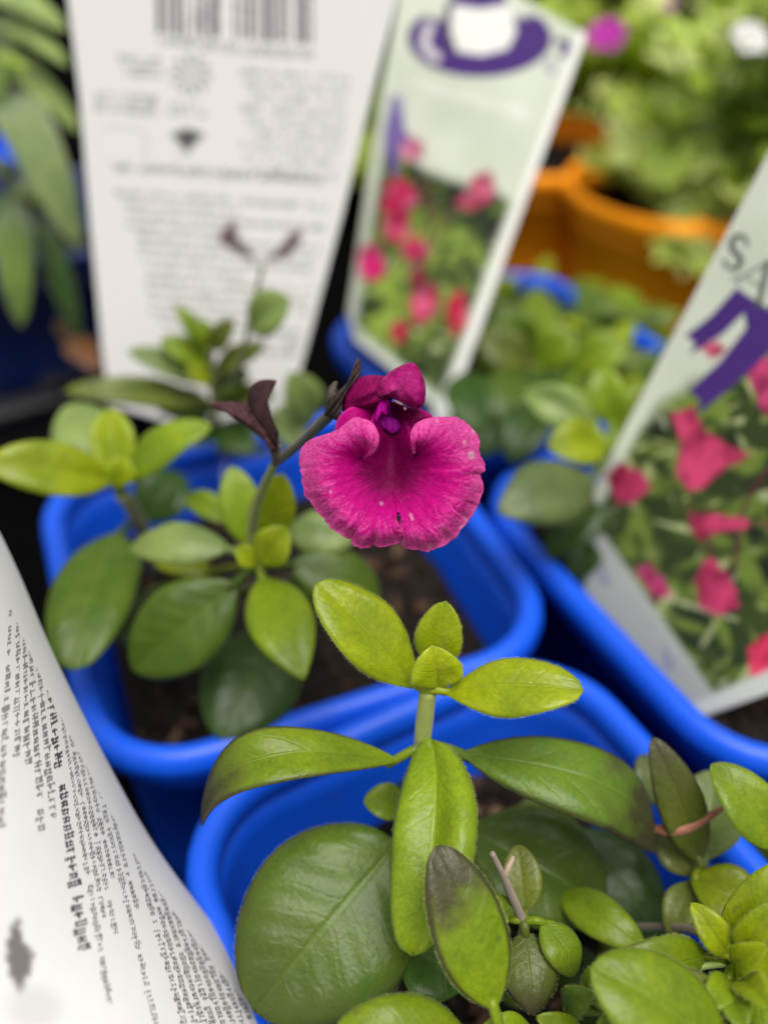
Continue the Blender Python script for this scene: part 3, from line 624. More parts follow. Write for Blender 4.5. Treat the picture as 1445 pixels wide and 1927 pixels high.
stem(PB, [n7, (1350, 1815, .121), (1312, 1822, .1205)], [.0006, .0005, .0004], (.22, .3, .06), name='stem', n=12)
stem(PB, [n7, (1300, 1750, .135), (1180, 1745, .146)], [.0006, .0006, .0005], (.12, .10, .06), n=12)
# shoot towards the right rim, partly withered
n8 = (1318, 1640, .142); sh = G(1310, 1740, RIM-.02)
stem(PB, [sh, (1312, 1690, .15), n8], [.001, .0009, .0008], (.16, .2, .04))
leaf(PB, 1318, 1625, .142, 1228, 1388, .138, 92, OLV, .8, node=n8, arch=.1, fold=.2, bright=.9)
leaf(PB, 1325, 1620, .144, 1345, 1450, .150, 130, PAL, .1, node=n8, arch=.05, bright=.8)
leaf(PB, 1462, 1600, .132, 1338, 1438, .134, 112, BRI, .1, node=(1480, 1650, .134), arch=.12, roll=12, bright=.9)
leaf(PB, 1300, 1655, .14, 1432, 1720, .137, 112, YEL, .25, node=n8, arch=.2, bright=.65)
leaf(PB, 1305, 1650, .143, 1240, 1560, .147, 80, OLV, .4, node=n8, bright=.8)
leaf(PB, 1300, 1660, .142, 1260, 1760, .138, 70, OLV, .1, node=n8, bright=1.0)
leaf(PB, 1255, 1520, .150, 1205, 1420, .152, 80, PAL, .5, node=n8, bright=.7)
stem(PB, [(1480, 1650, .134), (1475, 1720, .138), sg_], [.0007, .0008, .0009], (.16, .22, .03), n=14)
wl_ = stem(PB, [(1225, 1560, .141), (1262, 1562, .1395), (1300, 1555, .139), (1345, 1530, .1385), (1362, 1518, .1385)], [.0005, .0011, .0008, .0005, .0003], (.26, .10, .05), name='withered_leaf')

# ---------------- plants in the right and rear blue pots
sc_ = G(1150, 1010, RIM-.02)
PC = thing('salvia_plant', sc_, 'pale young salvia beside the ribbon tag', 'plant', 'small salvia plants')
n9 = (1145, 850, .206)
stem(PC, [sc_, (1148, 930, .215), n9], [.0013, .0012, .001], (.13, .18, .04))
for a_ in ((1118, 900, .199, 936, 965, .186, 138, GRY, .8, dict(arch=.1, fold=.05, full=.7)), (1128, 805, .206, 988, 735, .208, 85, PAL, 1.25, dict(arch=.14, roll=-15)), (1140, 835, .204, 1030, 842, .198, 100, YEL, .8, dict(arch=.1)), (1150, 800, .206, 1130, 690, .205, 80, BRI, 1, {}), (1160, 820, .206, 1240, 720, .206, 80, BRI, .9, {}), (1150, 910, .212, 1030, 1050, .208, 95, DRK, .9, {}), (1160, 900, .21, 1230, 980, .205, 90, MID, .8, {}), (1130, 960, .215, 1080, 1090, .21, 90, DRK, .7, {})):
    leaf(PC, *a_[:8], node=n9, bright=a_[8], nu=20, nv=11, **a_[9])

for a_ in ((870, 700, .245, 900, 820, .235, 95, DRK, 1.2), (960, 690, .25, 950, 800, .238, 90, MID, .8), (1000, 700, .25, 1060, 800, .238, 80, DRK, 1.3), (930, 740, .245, 850, 800, .238, 80, MID, .7), (1010, 760, .24, 960, 870, .232, 95, DRK, .9), (1000, 690, .255, 900, 640, .25, 90, OLV, .9), (1010, 690, .255, 1080, 620, .25, 90, BRI, .9), (940, 780, .24, 900, 860, .236, 80, DRK, .8), (980, 660, .26, 960, 580, .255, 80, MID, 1.1), (1080, 700, .25, 1180, 640, .245, 90, BRI, 1)):
    leaf(PC, *a_[:8], node=(1040, 790, .242), bright=a_[8], nu=16, nv=9)
stem(PC, [n9, (1100, 830, .225), (1040, 790, .242), (1000, 700, .25)], [.0009, .0009, .0008, .0006], (.12, .16, .04))
def unit_leaf(name, lobes=0, seed=0):
    me_v, me_f, uv = leaf_geo((0, 0, 0), (1, 0, 0), .5, (0, 0, 1), arch=.12, fold=.2, nu=14, nv=9, seed=seed, cren=0) if not lobes else (None, None, None)
    if lobes:
        me_v = [(0, 0, 0)]; me_f = []; uv = [(.2, .5)]; K = 48; rg = np.random.default_rng(seed)
        for r in (.35, .7, 1):
            for i in range(K):
                t = 2*math.pi*i/K; rr = r*(.40+.13*math.cos(lobes*t)*r+.03*math.cos(3*lobes*t)*r)
                me_v.append((.42+rr*math.cos(t)*1.05, rr*math.sin(t), .10*r*r+.05*math.cos(lobes*t)*r)); uv.append((.5+.4*r*math.cos(t), .5+.5*r*math.sin(t)))
        me_v[0] = (.42, 0, 0)
        me_f = [(0, 1+i, 1+(i+1) % K) for i in range(K)]
        for b0 in (1, 1+K): me_f += [(b0+i, b0+K+i, b0+K+(i+1) % K, b0+(i+1) % K) for i in range(K)]
    o = mesh_obj(name, me_v, me_f, M_LEAF, uv=uv); me = o.data; bpy.data.objects.remove(o); return me
UL = [unit_leaf('leaf', 0, s) for s in (1, 2, 3)]; LOB = [unit_leaf('leaf', 5, s) for s in (4, 5)]
def put_leaf(plant, me, base, d, nhint, L, wid, color, mat=None):
    a = nrm(d); n = nrm(nhint-a*np.dot(nhint, a)); s = np.cross(n, a)
    M = Matrix(((a[0]*L, s[0]*L*wid, n[0]*L, base[0]), (a[1]*L, s[1]*L*wid, n[1]*L, base[1]), (a[2]*L, s[2]*L*wid, n[2]*L, base[2]), (0, 0, 0, 1)))
    o = bpy.data.objects.new('leaf', me); COL.objects.link(o); o.parent = plant
    o.matrix_world = M; o.matrix_parent_inverse = parent_world(plant).inverted(); o.matrix_basis = M
    o.color = (*color, 0); return o
def bushy(name, c, label, group, nst, height, spread, L, cols, meshes, seed, per=7, wid=1.0, lean=(0, 0), low=.55, stemcol=(.12, .14, .04)):
    rg = np.random.default_rng(seed); c = np.array(c, float)
    t = thing(name, c, label, 'plant', group)
    for k in range(nst):
        a = rg.uniform(0, 6.28); R = spread*math.sqrt(rg.uniform(.05, 1)); h = height*rg.uniform(low, 1.05)
        tip = c+np.array((R*math.cos(a)+lean[0], R*math.sin(a)+lean[1], h)); m = c+(tip-c)*.5+np.array((0, 0, h*.15))
        st = tube('stem', [c+np.array((R*.15*math.cos(a), R*.15*math.sin(a), -.004)), m, tip], [.0011, .0009, .0006], M_STEM, t, 12, 6, (*stemcol, 1))
        for j in range(per):
            f = (j+1.0)/per if j < per-1 else 1; f = .25+.75*f; pos = np.array(catmull([c, m, tip], 21))[min(int(f*20), 20)]
            for sgn in (0, math.pi):
                th = j*1.57+sgn+rg.normal(0, .3)+a; el = rg.uniform(-.1, .7)+(.5 if f > .9 else 0)
                d = np.array((math.cos(th)*math.cos(el), math.sin(th)*math.cos(el), math.sin(el)))
                put_leaf(t, meshes[rg.integers(len(meshes))], pos, d, np.array((0, -.15, 1.))+rg.normal(0, .25, 3), L*rg.uniform(.6, 1.15)*(1.05-.35*(f > .9)), wid, np.array(cols[rg.integers(len(cols))])*rg.uniform(.75, 1.25))
    return t
bushy('salvia_plant', (.052, .254, RIM-.025), 'bushy green salvia to the side of the purple hat tag', 'small salvia plants', 14, .026, .040, .023, [PAL, BRI, MID, YEL], UL, 31, per=4, lean=(.004, -.004), low=.3)
bushy('salvia_plant', (*G(1120, 640, .03)[:2], .0), 'low yellow-green shoots in front of the orange pot', 'small salvia plants', 11, .050, .036, .024, [BRI, YEL, PAL, YEL], UL, 33, per=4, lean=(0, -.01))
# foliage in the orange pots
GP = 'pale lobed foliage plants'
PALG = (.42, .55, .12); PALG2 = (.34, .45, .05); PALG3 = (.55, .62, .26)
o1 = bushy('foliage_plant', (OC[0]+.015, OC[1], RIM-.012), 'pale lobed foliage spilling over the nearest orange pot', GP, 26, .085, .066, .021, [PALG, PALG2, PALG3, PALG3], LOB, 41, per=5, low=.15)
o2 = bushy('foliage_plant', (OC3[0], OC3[1], RIM-.012), 'pale lobed foliage in the orange pot past the ribbon tag', GP, 18, .09, .06, .022, [PALG, PALG2, PALG3], LOB, 43, per=5, low=.3)
o3 = bushy('foliage_plant', (OC2[0]+.03, OC2[1]+.06, RIM-.012), 'yellow-green foliage in the orange pot behind the hat tag', GP, 9, .055, .06, .034, [PALG2, YEL, BRI], LOB, 45, per=4)
o4 = bushy('foliage_plant', (OC[0]+.03, OC[1]+.17, .0), 'yellow-green foliage plant on the mat behind the orange pots', GP, 16, .12, .12, .030, [PALG, YEL, PALG3, PALG2], LOB, 47, per=5)
o5 = bushy('foliage_plant', (OC[0]+.17, OC[1]+.12, .0), 'pale foliage clump farthest from the blue pots', GP, 8, .12, .10, .05, [PALG, PALG3], LOB, 49, per=5)
o6 = bushy('foliage_plant', (OC2[0]-.06, OC2[1]+.14, .0), 'green foliage clump hidden behind the white plant tags', GP, 10, .07, .08, .036, [MID, BRI, PALG2], LOB, 51, per=4)
def bloom(parent, pos, facing, R, color, center, seed):
    rg = np.random.default_rng(seed); f = nrm(facing); s = nrm(np.cross(f, (0.2, .1, 1))); u = np.cross(s, f); V = []; C = []; K = 60
    for r in np.linspace(0.02, 1, 8):
        for i in range(K):
            t = 2*math.pi*i/K; rr = R*r*(1-.16*r*(1-abs(math.cos(2.5*t)))**1.5)
            V.append(np.asarray(pos)+rr*(math.cos(t)*s+math.sin(t)*u)+f*R*(.32*r**.7-.1*r*r*math.cos(5*t)+.03*rg.normal()*r)); C.append(np.array(center)*(1-sm(.1, .45, r))+np.array(color)*sm(.1, .45, r))
    o = mesh_obj('bloom', V, grid_faces(8, K, wrap=True), M_PETAL, parent, col=np.array(C)); sd = o.modifiers.new('thickness', 'SOLIDIFY'); sd.thickness = .0004
    tube('bloom_stalk', [np.asarray(pos)-f*.03-np.array((0, 0, .02)), np.asarray(pos)-f*.012, np.asarray(pos)+f*.001], [.0007, .0008, .0016], M_STEM, parent, 10, 7, (.12, .2, .04, 1))
    return o
hg = np.random.default_rng(91)
for hx, hy, hd in ((1190, 300, .372), (1230, 350, .366), (1300, 330, .366), (1330, 400, .36), (1300, 440, .357), (1270, 390, .36), (1360, 350, .36), (1180, 250, .38), (1390, 300, .362), (1320, 470, .356), (1240, 280, .372), (1290, 260, .37)):
    for q_ in range(3): put_leaf(o1, LOB[hg.integers(2)], P(hx+hg.uniform(-25, 25), hy+hg.uniform(-25, 25), hd), np.array((hg.normal(0, .7), -.7, -.5+hg.normal(0, .4))), np.array((0, -.6, .8)), hg.uniform(.012, .019), 1.0, np.array(PALG3 if q_ else PALG)*hg.uniform(.8, 1.1))
    tube('stem', [P(hx, hy, hd), P(hx+15, hy-70, hd+.012), np.array((OC[0]+.01, OC[1], RIM+.01))], [.0005, .0006, .0008], M_STEM, o1, 10, 6, (.16, .2, .05, 1))
bloom(o3, P(1140, 72, .40), (-.2, -.5, .8), .0085, (.45, .01, .36), (.3, .02, .2), 1)
bloom(o2, P(1408, 78, .315), (.1, -.5, .8), .0066, (.72, .68, .72), (.5, .5, .2), 2)
bloom(o4, P(1240, 4, .40), (0, -.6, .7), .007, (.35, .03, .35), (.3, .02, .2), 3)

# ---------------- sage at the left
PS = thing('sage_plant', (SGC[0], SGC[1], RIM-.02), 'sage with long felted grey-green leaves beside the white back tag', 'plant')
sb_ = np.array((SGC[0], SGC[1], RIM-.024)); stp = np.array((SGC[0]-.004, SGC[1]-.02, RIM+.05)); sn = (-20, 150, .29)
for k_, tp_ in enumerate((P(-20, 150, .29), P(20, 330, .31), P(-60, 20, .28))):
    tube('stem', [sb_+np.array((.004*k_, 0, 0)), (sb_+tp_)/2+np.array((0, 0, .01)), tp_], [.002, .0018, .0014], M_STEM, PS, 16, 8, (.12, .13, .06, 1))
for a_ in ((5, 165, .292, 150, 470, .262, 118, GRY, .8), (-20, 40, .285, 130, 125, .272, 60, PAL, 1.1), (-20, 95, .290, 150, 250, .285, 72, PAL, 1.0), (-40, -10, .28, 130, 60, .268, 70, PAL, 1.0), (-20, 140, .29, 55, 130, .27, 42, BRI, .8), (30, 380, .30, 40, 615, .275, 88, MID, .7), (30, 350, .31, 110, 400, .30, 45, PAL, .8), (0, 60, .29, -10, 260, .27, 70, MID, .7), (30, 360, .31, -30, 480, .3, 60, DRK, 1.2), (70, 400, .305, 150, 640, .30, 60, DRK, 1.0), (30, 340, .31, -20, 300, .3, 50, GRY, .8), (-20, 130, .29, 70, 20, .30, 60, MID, .9), (40, 400, .305, 130, 330, .31, 50, OLV, .8), (-30, 200, .30, 90, 250, .305, 60, DRK, .9)):
    leaf(PS, *a_[:6], a_[6]*.8, a_[7], bright=a_[8]*1.35, mat=M_SAGE, arch=.2, fold=.12, full=.5, node=((30, 350, .31) if a_[1] > 300 else sn), nu=20, nv=11, pr=.0009)
# brown dead leaf low by the tray
dl = thing('foliage_plant', G(150, 690, .03), 'brown withered sprig lying by the black tray', 'plant')
leaf(dl, 130, 640, .30, 190, 700, .29, 60, (.2, .08, .03), arch=.15); leaf(dl, 130, 650, .30, 120, 600, .31, 40, (.12, .06, .03))
stem(dl, [(130, 645, .30), (150, 690, .295), G(150, 690, .004)], [.0006, .0007, .0007], (.1, .06, .03))

# ------------------------------------------------------------------ printed plant tags
def plane3(a, b, c):
    a, b, c = P(*a), P(*b), P(*c); n = nrm(np.cross(b-a, c-a)); return a, n
def hit(x, y, pl):
    r = FW + (x-722.5)/F*RT - (y-963.5)/F*UP
    return CAM + r*(np.dot(pl[0]-CAM, pl[1])/np.dot(r, pl[1]))
def card(name, left, right, pl, paint, nu, nv, label, bow=0.0, parts=()):
    L = np.array(left, float); Rr = np.array(right, float)
    dl_ = np.r_[0, np.cumsum(np.linalg.norm(np.diff((L+Rr)/2, axis=0), axis=1))]; t = np.linspace(0, dl_[-1], nu)
    lx = np.stack([np.interp(t, dl_, L[:, 0]), np.interp(t, dl_, L[:, 1])], 1); rx = np.stack([np.interp(t, dl_, Rr[:, 0]), np.interp(t, dl_, Rr[:, 1])], 1)
    s = np.linspace(0, 1, nv); X = lx[:, None, :]*(1-s)[None, :, None]+rx[:, None, :]*s[None, :, None]
    px = X.reshape(-1, 2); nn = pl[1] if np.dot(pl[1], CAM-pl[0]) > 0 else -pl[1]
    V = [hit(x, y, pl)+nn*bow*(1-(2*(k % nv)/(nv-1)-1)**2) for k, (x, y) in enumerate(px)]
    C = paint(px[:, 0], px[:, 1], np.tile(s, nu))
    base = min(V, key=lambda v: v[2])
    o = mesh_obj(name, V, grid_faces(nu, nv), M_PRINT, col=C); sd = o.modifiers.new('thickness', 'SOLIDIFY'); sd.thickness = .0005; sd.offset = 0
    tag(o, label, 'plant tag', 'printed plant tags')
    return o
def poly_mask(x, y, poly, soft=3.0):
    inside = np.zeros(len(x), bool); d = np.full(len(x), 1e9); p = np.array(poly, float); n = len(p)
    for i in range(n):
        (x0, y0), (x1, y1) = p[i], p[(i+1) % n]
        c = ((y0 > y) != (y1 > y)) & (x < (x1-x0)*(y-y0)/((y1-y0)+1e-9)+x0); inside ^= c
        tt = np.clip(((x-x0)*(x1-x0)+(y-y0)*(y1-y0))/((x1-x0)**2+(y1-y0)**2+1e-9), 0, 1); d = np.minimum(d, np.hypot(x-x0-tt*(x1-x0), y-y0-tt*(y1-y0)))
    return sm(-soft, soft, np.where(inside, d, -d))
def stroke(x, y, pts, w0, w1=None, soft=2.0):
    p = np.array(catmull([np.array(q, float) for q in pts], 6*len(pts))); m = np.zeros(len(x)); n = len(p)
    for i in range(n-1):
        (x0, y0), (x1, y1) = p[i], p[i+1]; w = w0 if w1 is None else w0+(w1-w0)*math.sin(math.pi*(i+.5)/(n-1))
        tt = np.clip(((x-x0)*(x1-x0)+(y-y0)*(y1-y0))/((x1-x0)**2+(y1-y0)**2+1e-9), 0, 1); m = np.maximum(m, sm(w+soft, w-soft, np.hypot(x-x0-tt*(x1-x0), y-y0-tt*(y1-y0))))
    return m
def hsh(a, b=0): return _perm[(_perm[np.asarray(a).astype(int) & 4095]+np.asarray(b).astype(int)*131) & 4095]/4095.
def textline(s, o, s0, s1, o0, h, cw, seed, dens=.62):
    """unreadable small print: s runs along the line, o across it"""
    k = (s-s0+(o-o0)*.25)/cw; ci = np.floor(k); fr = k-ci; word = hsh(ci, seed) > .07
    v = (o-o0)/h; top = np.where(hsh(ci, seed+1) > .75, -.35, 0.); bot = np.where(hsh(ci, seed+2) > .85, 1.3, 1.)
    st = (np.abs(fr-.25) < .16) | ((np.abs(fr-.68) < .14) & (hsh(ci, seed+3) > .35)) | ((np.abs(v-np.round(hsh(ci, seed+4)*2)/2) < .14) & (fr < .85))
    return ((s > s0) & (s < s1) & word & st & (v > top) & (v < bot)).astype(float)*dens
def foliage_print(x, y, sc, seed):
    a = vnoise(x/sc, y/sc, seed); b = vnoise(x/(sc*.3), y/(sc*.3), seed+1)
    c = np.zeros(len(x)); e = np.zeros(len(x))
    for k_, an_ in enumerate((.3, 1.2, 2.1, 2.8)):
        u = x*math.cos(an_)+y*math.sin(an_); v = -x*math.sin(an_)+y*math.cos(an_)
        c = np.maximum(c, vnoise(u/(sc*.42), v/(sc*.13), seed+2+k_)*(.75+.35*vnoise(x/sc, y/sc, seed+20+k_))); e = np.maximum(e, vnoise(u/(sc*.25), v/(sc*.07), seed+9+k_)*(.7+.4*vnoise(x/(sc*.6), y/(sc*.6), seed+30+k_)))
    c = (c-.4)/.6; e = (e-.3)/.7
    C = np.array((.012, .022, .007))+np.outer(a*a, (.06, .09, .012))+np.outer(sm(.35, .8, c)*(.4+a), (.12, .17, .02))
    C = mixc(C, sm(.66, .84, e)*sm(.35, .6, b)*.75, (.30, .34, .10)); C = mixc(C, sm(.45, .15, c)*sm(.6, .3, b)*.85, (.006, .011, .006)); return mixc(C, sm(.78, .9, e)*.5, (.45, .5, .3))
PINKP = (.50, .012, .085); REDP = (.38, .006, .035); PUR = (.050, .017, .145); WH = np.array((.64, .625, .605))

# back of a tag, standing behind the flower
def paint1(x, y, s):
    C = np.tile(WH, (len(x), 1)); ax = x-(y*.02); sl = .12
    yy = y-(x-430)*.07                                   # print runs slightly downhill
    bar = ((x > 288) & (x < 590) & (yy < 72)); w = hsh(np.floor((x-288)/6.3), 77); C = mixc(C, (bar & (w > .42)).astype(float)*.85, (.10, .09, .10))
    C = mixc(C, textline(x, yy, 300, 440, 78, 16, 14, 5, .6), (.06, .06, .06)); C = mixc(C, textline(x, yy, 430, 600, 84, 16, 11, 6, .6), (.06, .06, .06))
    for k in range(3): C = mixc(C, textline(x, yy, 222+k*6, 305, 118+k*14, 8, 7, 10+k, .7), (.06, .06, .06))
    for k in range(3): C = mixc(C, textline(x, yy, 180, 296, 190+k*14, 8, 7, 20+k, .7), (.06, .06, .06))
    for k in range(9): C = mixc(C, textline(x, yy, 452+10*(k % 3), 660-k*3, 128+k*23, 9, 7, 30+k, .8), (.12, .12, .14))
    r = np.hypot(x-360, y-140); an = np.arctan2(y-140, x-360)
    C = mixc(C, ((r < 40) & (r > 14) & (np.sin(an*10) > -.1)).astype(float)*.55+((r < 12) & (r > 7)).astype(float)*.5, (.1, .1, .1))
    for k in range(2): C = mixc(C, textline(x, yy, 318, 390, 200+k*15, 8, 7, 50+k, .7), (.06, .06, .06))
    C = mixc(C, poly_mask(x, y, [(322, 252), (352, 240), (386, 252), (366, 272), (352, 288), (338, 270)], 6)*.9, (.02, .02, .02))
    C = mixc(C, stroke(x, y, [(330, 280), (345, 300), (368, 298)], 3)*.3, (.3, .3, .3))
    C = mixc(C, stroke(x, y, [(200, 238), (270, 248), (272, 300)], 2)*.45, (.2, .2, .2))
    C = mixc(C, textline(x, yy, 212, 610, 322, 13, 9, 60, .75), (.03, .03, .03))
    for k in range(15):
        e = 620-k*4; C = mixc(C, textline(x, yy, 216+k*6+int(hsh(k, 3)*20), (e if k not in (1, 3, 7, 11) else 460), 372+k*20, 9, 7.5, 70+k, .75), (.12, .12, .12))
    C = mixc(C, poly_mask(x, y, [(412, 440), (440, 412), (450, 450), (480, 480), (478, 492), (440, 470), (418, 462)], 4)*.9, (.06, .02, .03))
    C = mixc(C, poly_mask(x, y, [(498, 488), (530, 462), (545, 438), (568, 430), (566, 455), (545, 480), (505, 492)], 4)*.9, (.07, .025, .04))
    C = mixc(C, stroke(x, y, [(492, 485), (488, 530), (478, 590)], 2.5)*.5, (.15, .2, .1))
    return C
pl1 = plane3((190, 650, .243), (565, 690, .238), (130, 0, .216))
card('plant_tag', [(112, -180), (128, 0), (150, 180), (170, 420), (192, 650), (205, 760), (340, 800), (345, 905)], [(780, -160), (745, 0), (695, 195), (645, 400), (575, 660), (545, 765), (432, 800), (425, 905)], pl1, paint1, 330, 230, 'white back of a tag with barcode and small print behind the flower')

def paint2(x, y, s):
    C = np.tile(np.array((.50, .54, .44)), (len(x), 1)); C += ((vnoise(x/70, y/70, 4)-.5)*.10)[:, None]
    rb = 1105+(y-60)*(-255/700.)                          # right edge
    ph = sm(-12, 12, y-(300+(x-720)*.33-40*vnoise(x/40, y*0, 8)))*sm(18, 34, rb-x)*sm(14, 26, x-(718-(y-190)*.16))*sm(-8, 8, (600+(x-655)*.86)-y)
    fo = foliage_print(x, y, 120, 40); C = C*(1-ph[:, None])+fo*ph[:, None]
    C = mixc(C, stroke(x, y, [(800, 330), (812, 420), (790, 520), (800, 600)], 5)*ph*.8, (.09, .02, .03)); C = mixc(C, stroke(x, y, [(790, 520), (850, 400), (905, 370)], 4)*ph*.7, (.09, .02, .03))
    for fx, fy, a, b, c in ((748, 372, 34, 36, PINKP), (745, 425, 24, 32, PINKP), (908, 352, 22, 30, PINKP), (885, 378, 26, 16, (.5, .05, .12)), (697, 492, 26, 34, (.66, .01, .16)), (778, 470, 28, 28, PINKP), (800, 572, 24, 42, PINKP), (750, 625, 16, 22, REDP), (862, 590, 22, 40, REDP), (785, 525, 14, 26, (.2, .01, .03)), (775, 280, 26, 22, (.45, .12, .2))):
        m = sm(1.25, .75, np.hypot((x-fx)/a, (y-fy)/b)+.5*(vnoise(x/14, y/14, 9)-.5)); C = C*(1-m[:, None])+((.35+.75*vnoise(x/26, y/26, 8)[:, None])*np.array(c)+np.outer(sm(.5, .9, vnoise(x/16, y/24, 19)), (.14, .10, .12)))*m[:, None]
    hat = sm(1.04, .98, np.hypot((x-903)/134, (y-72)/72)); C = mixc(C, hat*sm(40, 62, y+np.abs(x-903)*.22+(x-903)*.02), PUR)
    C = mixc(C, poly_mask(x, y, [(848, 5), (958, 8), (972, 60), (955, 92), (905, 104), (860, 96), (846, 60)], 4), (.70, .70, .66))
    C = mixc(C, poly_mask(x, y, [(845, -40), (955, -40), (953, 8), (905, 16), (850, 8)], 3), PUR)
    C = mixc(C, stroke(x, y, [(846, 10), (842, 55), (852, 92)], 7), (.06, .05, .09)); C = mixc(C, stroke(x, y, [(808, 50), (800, 85), (822, 108)], 9)*.8, (.66, .62, .62))
    C = mixc(C, poly_mask(x, y, [(738, 178), (758, 185), (762, 240), (775, 268), (752, 270), (748, 330), (735, 330), (722, 255)], 4)*.9, (.10, .05, .28))
    C = mixc(C, stroke(x, y, [(1050, 78), (1070, 84), (1058, 104), (1066, 96)], 6), PUR); C = mixc(C, stroke(x, y, [(1035, 112), (1030, 128), (1046, 136)], 4)*.8, (.2, .12, .36))
    for k in range(3): C = mixc(C, textline(x, y-(x-860)*.30, 770-20*k, 1000-12*k, 165+30*k, 20, 17, 90+k, .35), [(.80, .80, .78), (.42, .45, .45), (.45, .48, .45)][k])
    C = mixc(C, sm(20, 12, rb-x), (.72, .72, .68)); C = mixc(C, sm(-4, 10, y-(612+(x-655)*.86)), (.55, .57, .52))
    return C
pl2 = plane3((838, 758, .258), (655, 600, .266), (1105, 60, .236))
card('plant_tag', [(770, -120), (722, 150), (690, 350), (655, 585), (668, 640), (745, 700), (815, 762), (822, 840)], [(1100, 62), (1104, 64), (1040, 240), (960, 455), (905, 612), (885, 665), (858, 745), (850, 840)], pl2, paint2, 330, 200, 'pale green tag printed with a purple hat and pink flowers')

def paint3(x, y, s):
    C = np.tile(np.array((.50, .54, .44)), (len(x), 1)); C += ((vnoise(x/120, y/120, 5)-.5)*.10)[:, None]
    le = 1445-(y-290)*(355/680.)                           # left edge
    inner = (x-(1111+(y-971)*.69))                         # photograph's lower boundary
    ph = sm(-26, 20, y-(800-.55*(x-1180))-30*(vnoise(x/50, y/50, 6)-.5))*sm(22, 40, x-le)*sm(-8, 8, inner)*sm(-6, 6, (1352-(x-1320)*.45-34)-y)
    fo = foliage_print(x, y, 190, 50); C = C*(1-ph[:, None])+fo*ph[:, None]
    for pts in ([(1445, 880), (1400, 960), (1380, 1080)], [(1300, 960), (1330, 1010), (1350, 1080)], [(1430, 980), (1480, 1010)]): C = mixc(C, stroke(x, y, pts, 5)*ph*.8, (.08, .02, .03))
    fl = [([(1262, 778), (1308, 764), (1330, 812), (1372, 838), (1415, 858), (1362, 884), (1330, 918), (1300, 926), (1272, 892), (1282, 838)], PINKP), ([(1140, 890), (1172, 868), (1212, 890), (1228, 918), (1196, 945), (1160, 948)], PINKP), ([(1300, 968), (1350, 966), (1410, 978), (1408, 996), (1350, 1002), (1318, 1018), (1302, 1000)], PINKP),
          ([(1308, 1100), (1330, 1050), (1352, 1060), (1388, 1108), (1392, 1142), (1350, 1162), (1318, 1140)], PINKP), ([(1196, 1072), (1222, 1058), (1250, 1090), (1262, 1120), (1232, 1132)], (.40, .008, .09)), ([(1408, 1220), (1440, 1190), (1520, 1200), (1500, 1280), (1412, 1272)], (.66, .01, .06)), ([(1400, 690), (1440, 670), (1520, 700), (1500, 800), (1440, 780)], (.42, .01, .10)), ([(1318, 648), (1350, 640), (1372, 656), (1340, 680)], (.6, .06, .14)), ([(1440, 985), (1600, 990), (1590, 1040), (1480, 1030)], (.3, .01, .06))]
    sh_ = .35+.75*vnoise(x/30, y/30, 8)+.7*vnoise((x+y*.6)/14, (y-x*.4)/30, 18)**1.5
    for pg, c in fl: m = poly_mask(x+8*(vnoise(x/12, y/12, 3)-.5), y+8*(vnoise(x/12, y/12, 4)-.5), pg, 5); t_ = np.clip((sh_-.45)/.9, 0, 1)[:, None]; C = C*(1-m[:, None])+(np.array(c)*.32*(1-t_)+(np.array(c)*1.05+np.array((.06, .04, .055)))*t_)*m[:, None]
    C = mixc(C, poly_mask(x, y, [(1388, 540), (1419, 571), (1362, 628), (1299, 668), (1308, 645), (1290, 632), (1339, 594)], 2), PUR)
    C = mixc(C, poly_mask(x, y, [(1395, 548), (1480, 600), (1470, 640), (1408, 702), (1316, 780), (1318, 752), (1295, 736), (1356, 680), (1405, 617)], 2), np.array(PUR)*1.05)
    ink = (.055, .075, .065); sk = lambda pts, a, b=None: stroke(x, y, pts, a, b, 1.2)
    C = mixc(C, sk([(1407, 462), (1400, 446), (1383, 447), (1377, 464), (1386, 477), (1395, 489), (1388, 504), (1372, 503), (1362, 490)], 3.4, 6.5)*.95, ink)
    for L_ in ([(1387, 526), (1446, 494), 2.8], [(1446, 494), (1428, 574), 6], [(1406, 524), (1434, 540), 2.4], [(1378, 520), (1394, 534), 2.2], [(1418, 566), (1438, 580), 2.2], [(1478, 530), (1450, 585), 4], [(1450, 585), (1478, 604), 1.6]): C = mixc(C, sk(L_[:2], L_[2])*.9, ink)
    C = mixc(C, sm(14, 8, x-le)*(y < 990), (.55, .57, .49)); lowb = sm(8, -8, inner)*(y > 975)
    C = mixc(C, lowb, (.36, .38, .34)); C = mixc(C, sm(-6, 6, y-(1352-(x-1320)*.45-34)), (.55, .57, .51))
    for cx, cy in ((1138, 1082), (1258, 1240)): C = mixc(C, stroke(x, y, [(cx-8, cy-16), (cx, cy), (cx-4, cy+10), (cx+8, cy+16)], 5)*.6, (.12, .1, .3))
    for k in range(3): C = mixc(C, textline(y, x-(1111+(y-971)*.69), 1000, 1280, -34-k*22, 8, 8, 120+k, .3), (.2, .2, .2))
    return C
pl3 = plane3((1322, 1347, .191), (1085, 985, .213), (1445, 290, .178))
card('plant_tag', [(1530, 127), (1445, 290), (1290, 587), (1100, 950), (1082, 975), (1080, 1000), (1101, 1110), (1172, 1212), (1322, 1350)], [(1900, 330), (1840, 440), (1770, 700), (1670, 1000), (1660, 1030), (1650, 1050), (1635, 1110), (1600, 1180), (1570, 1262)], pl3, paint3, 330, 260, 'tag lettered SAL with purple ribbon and pink flowers')

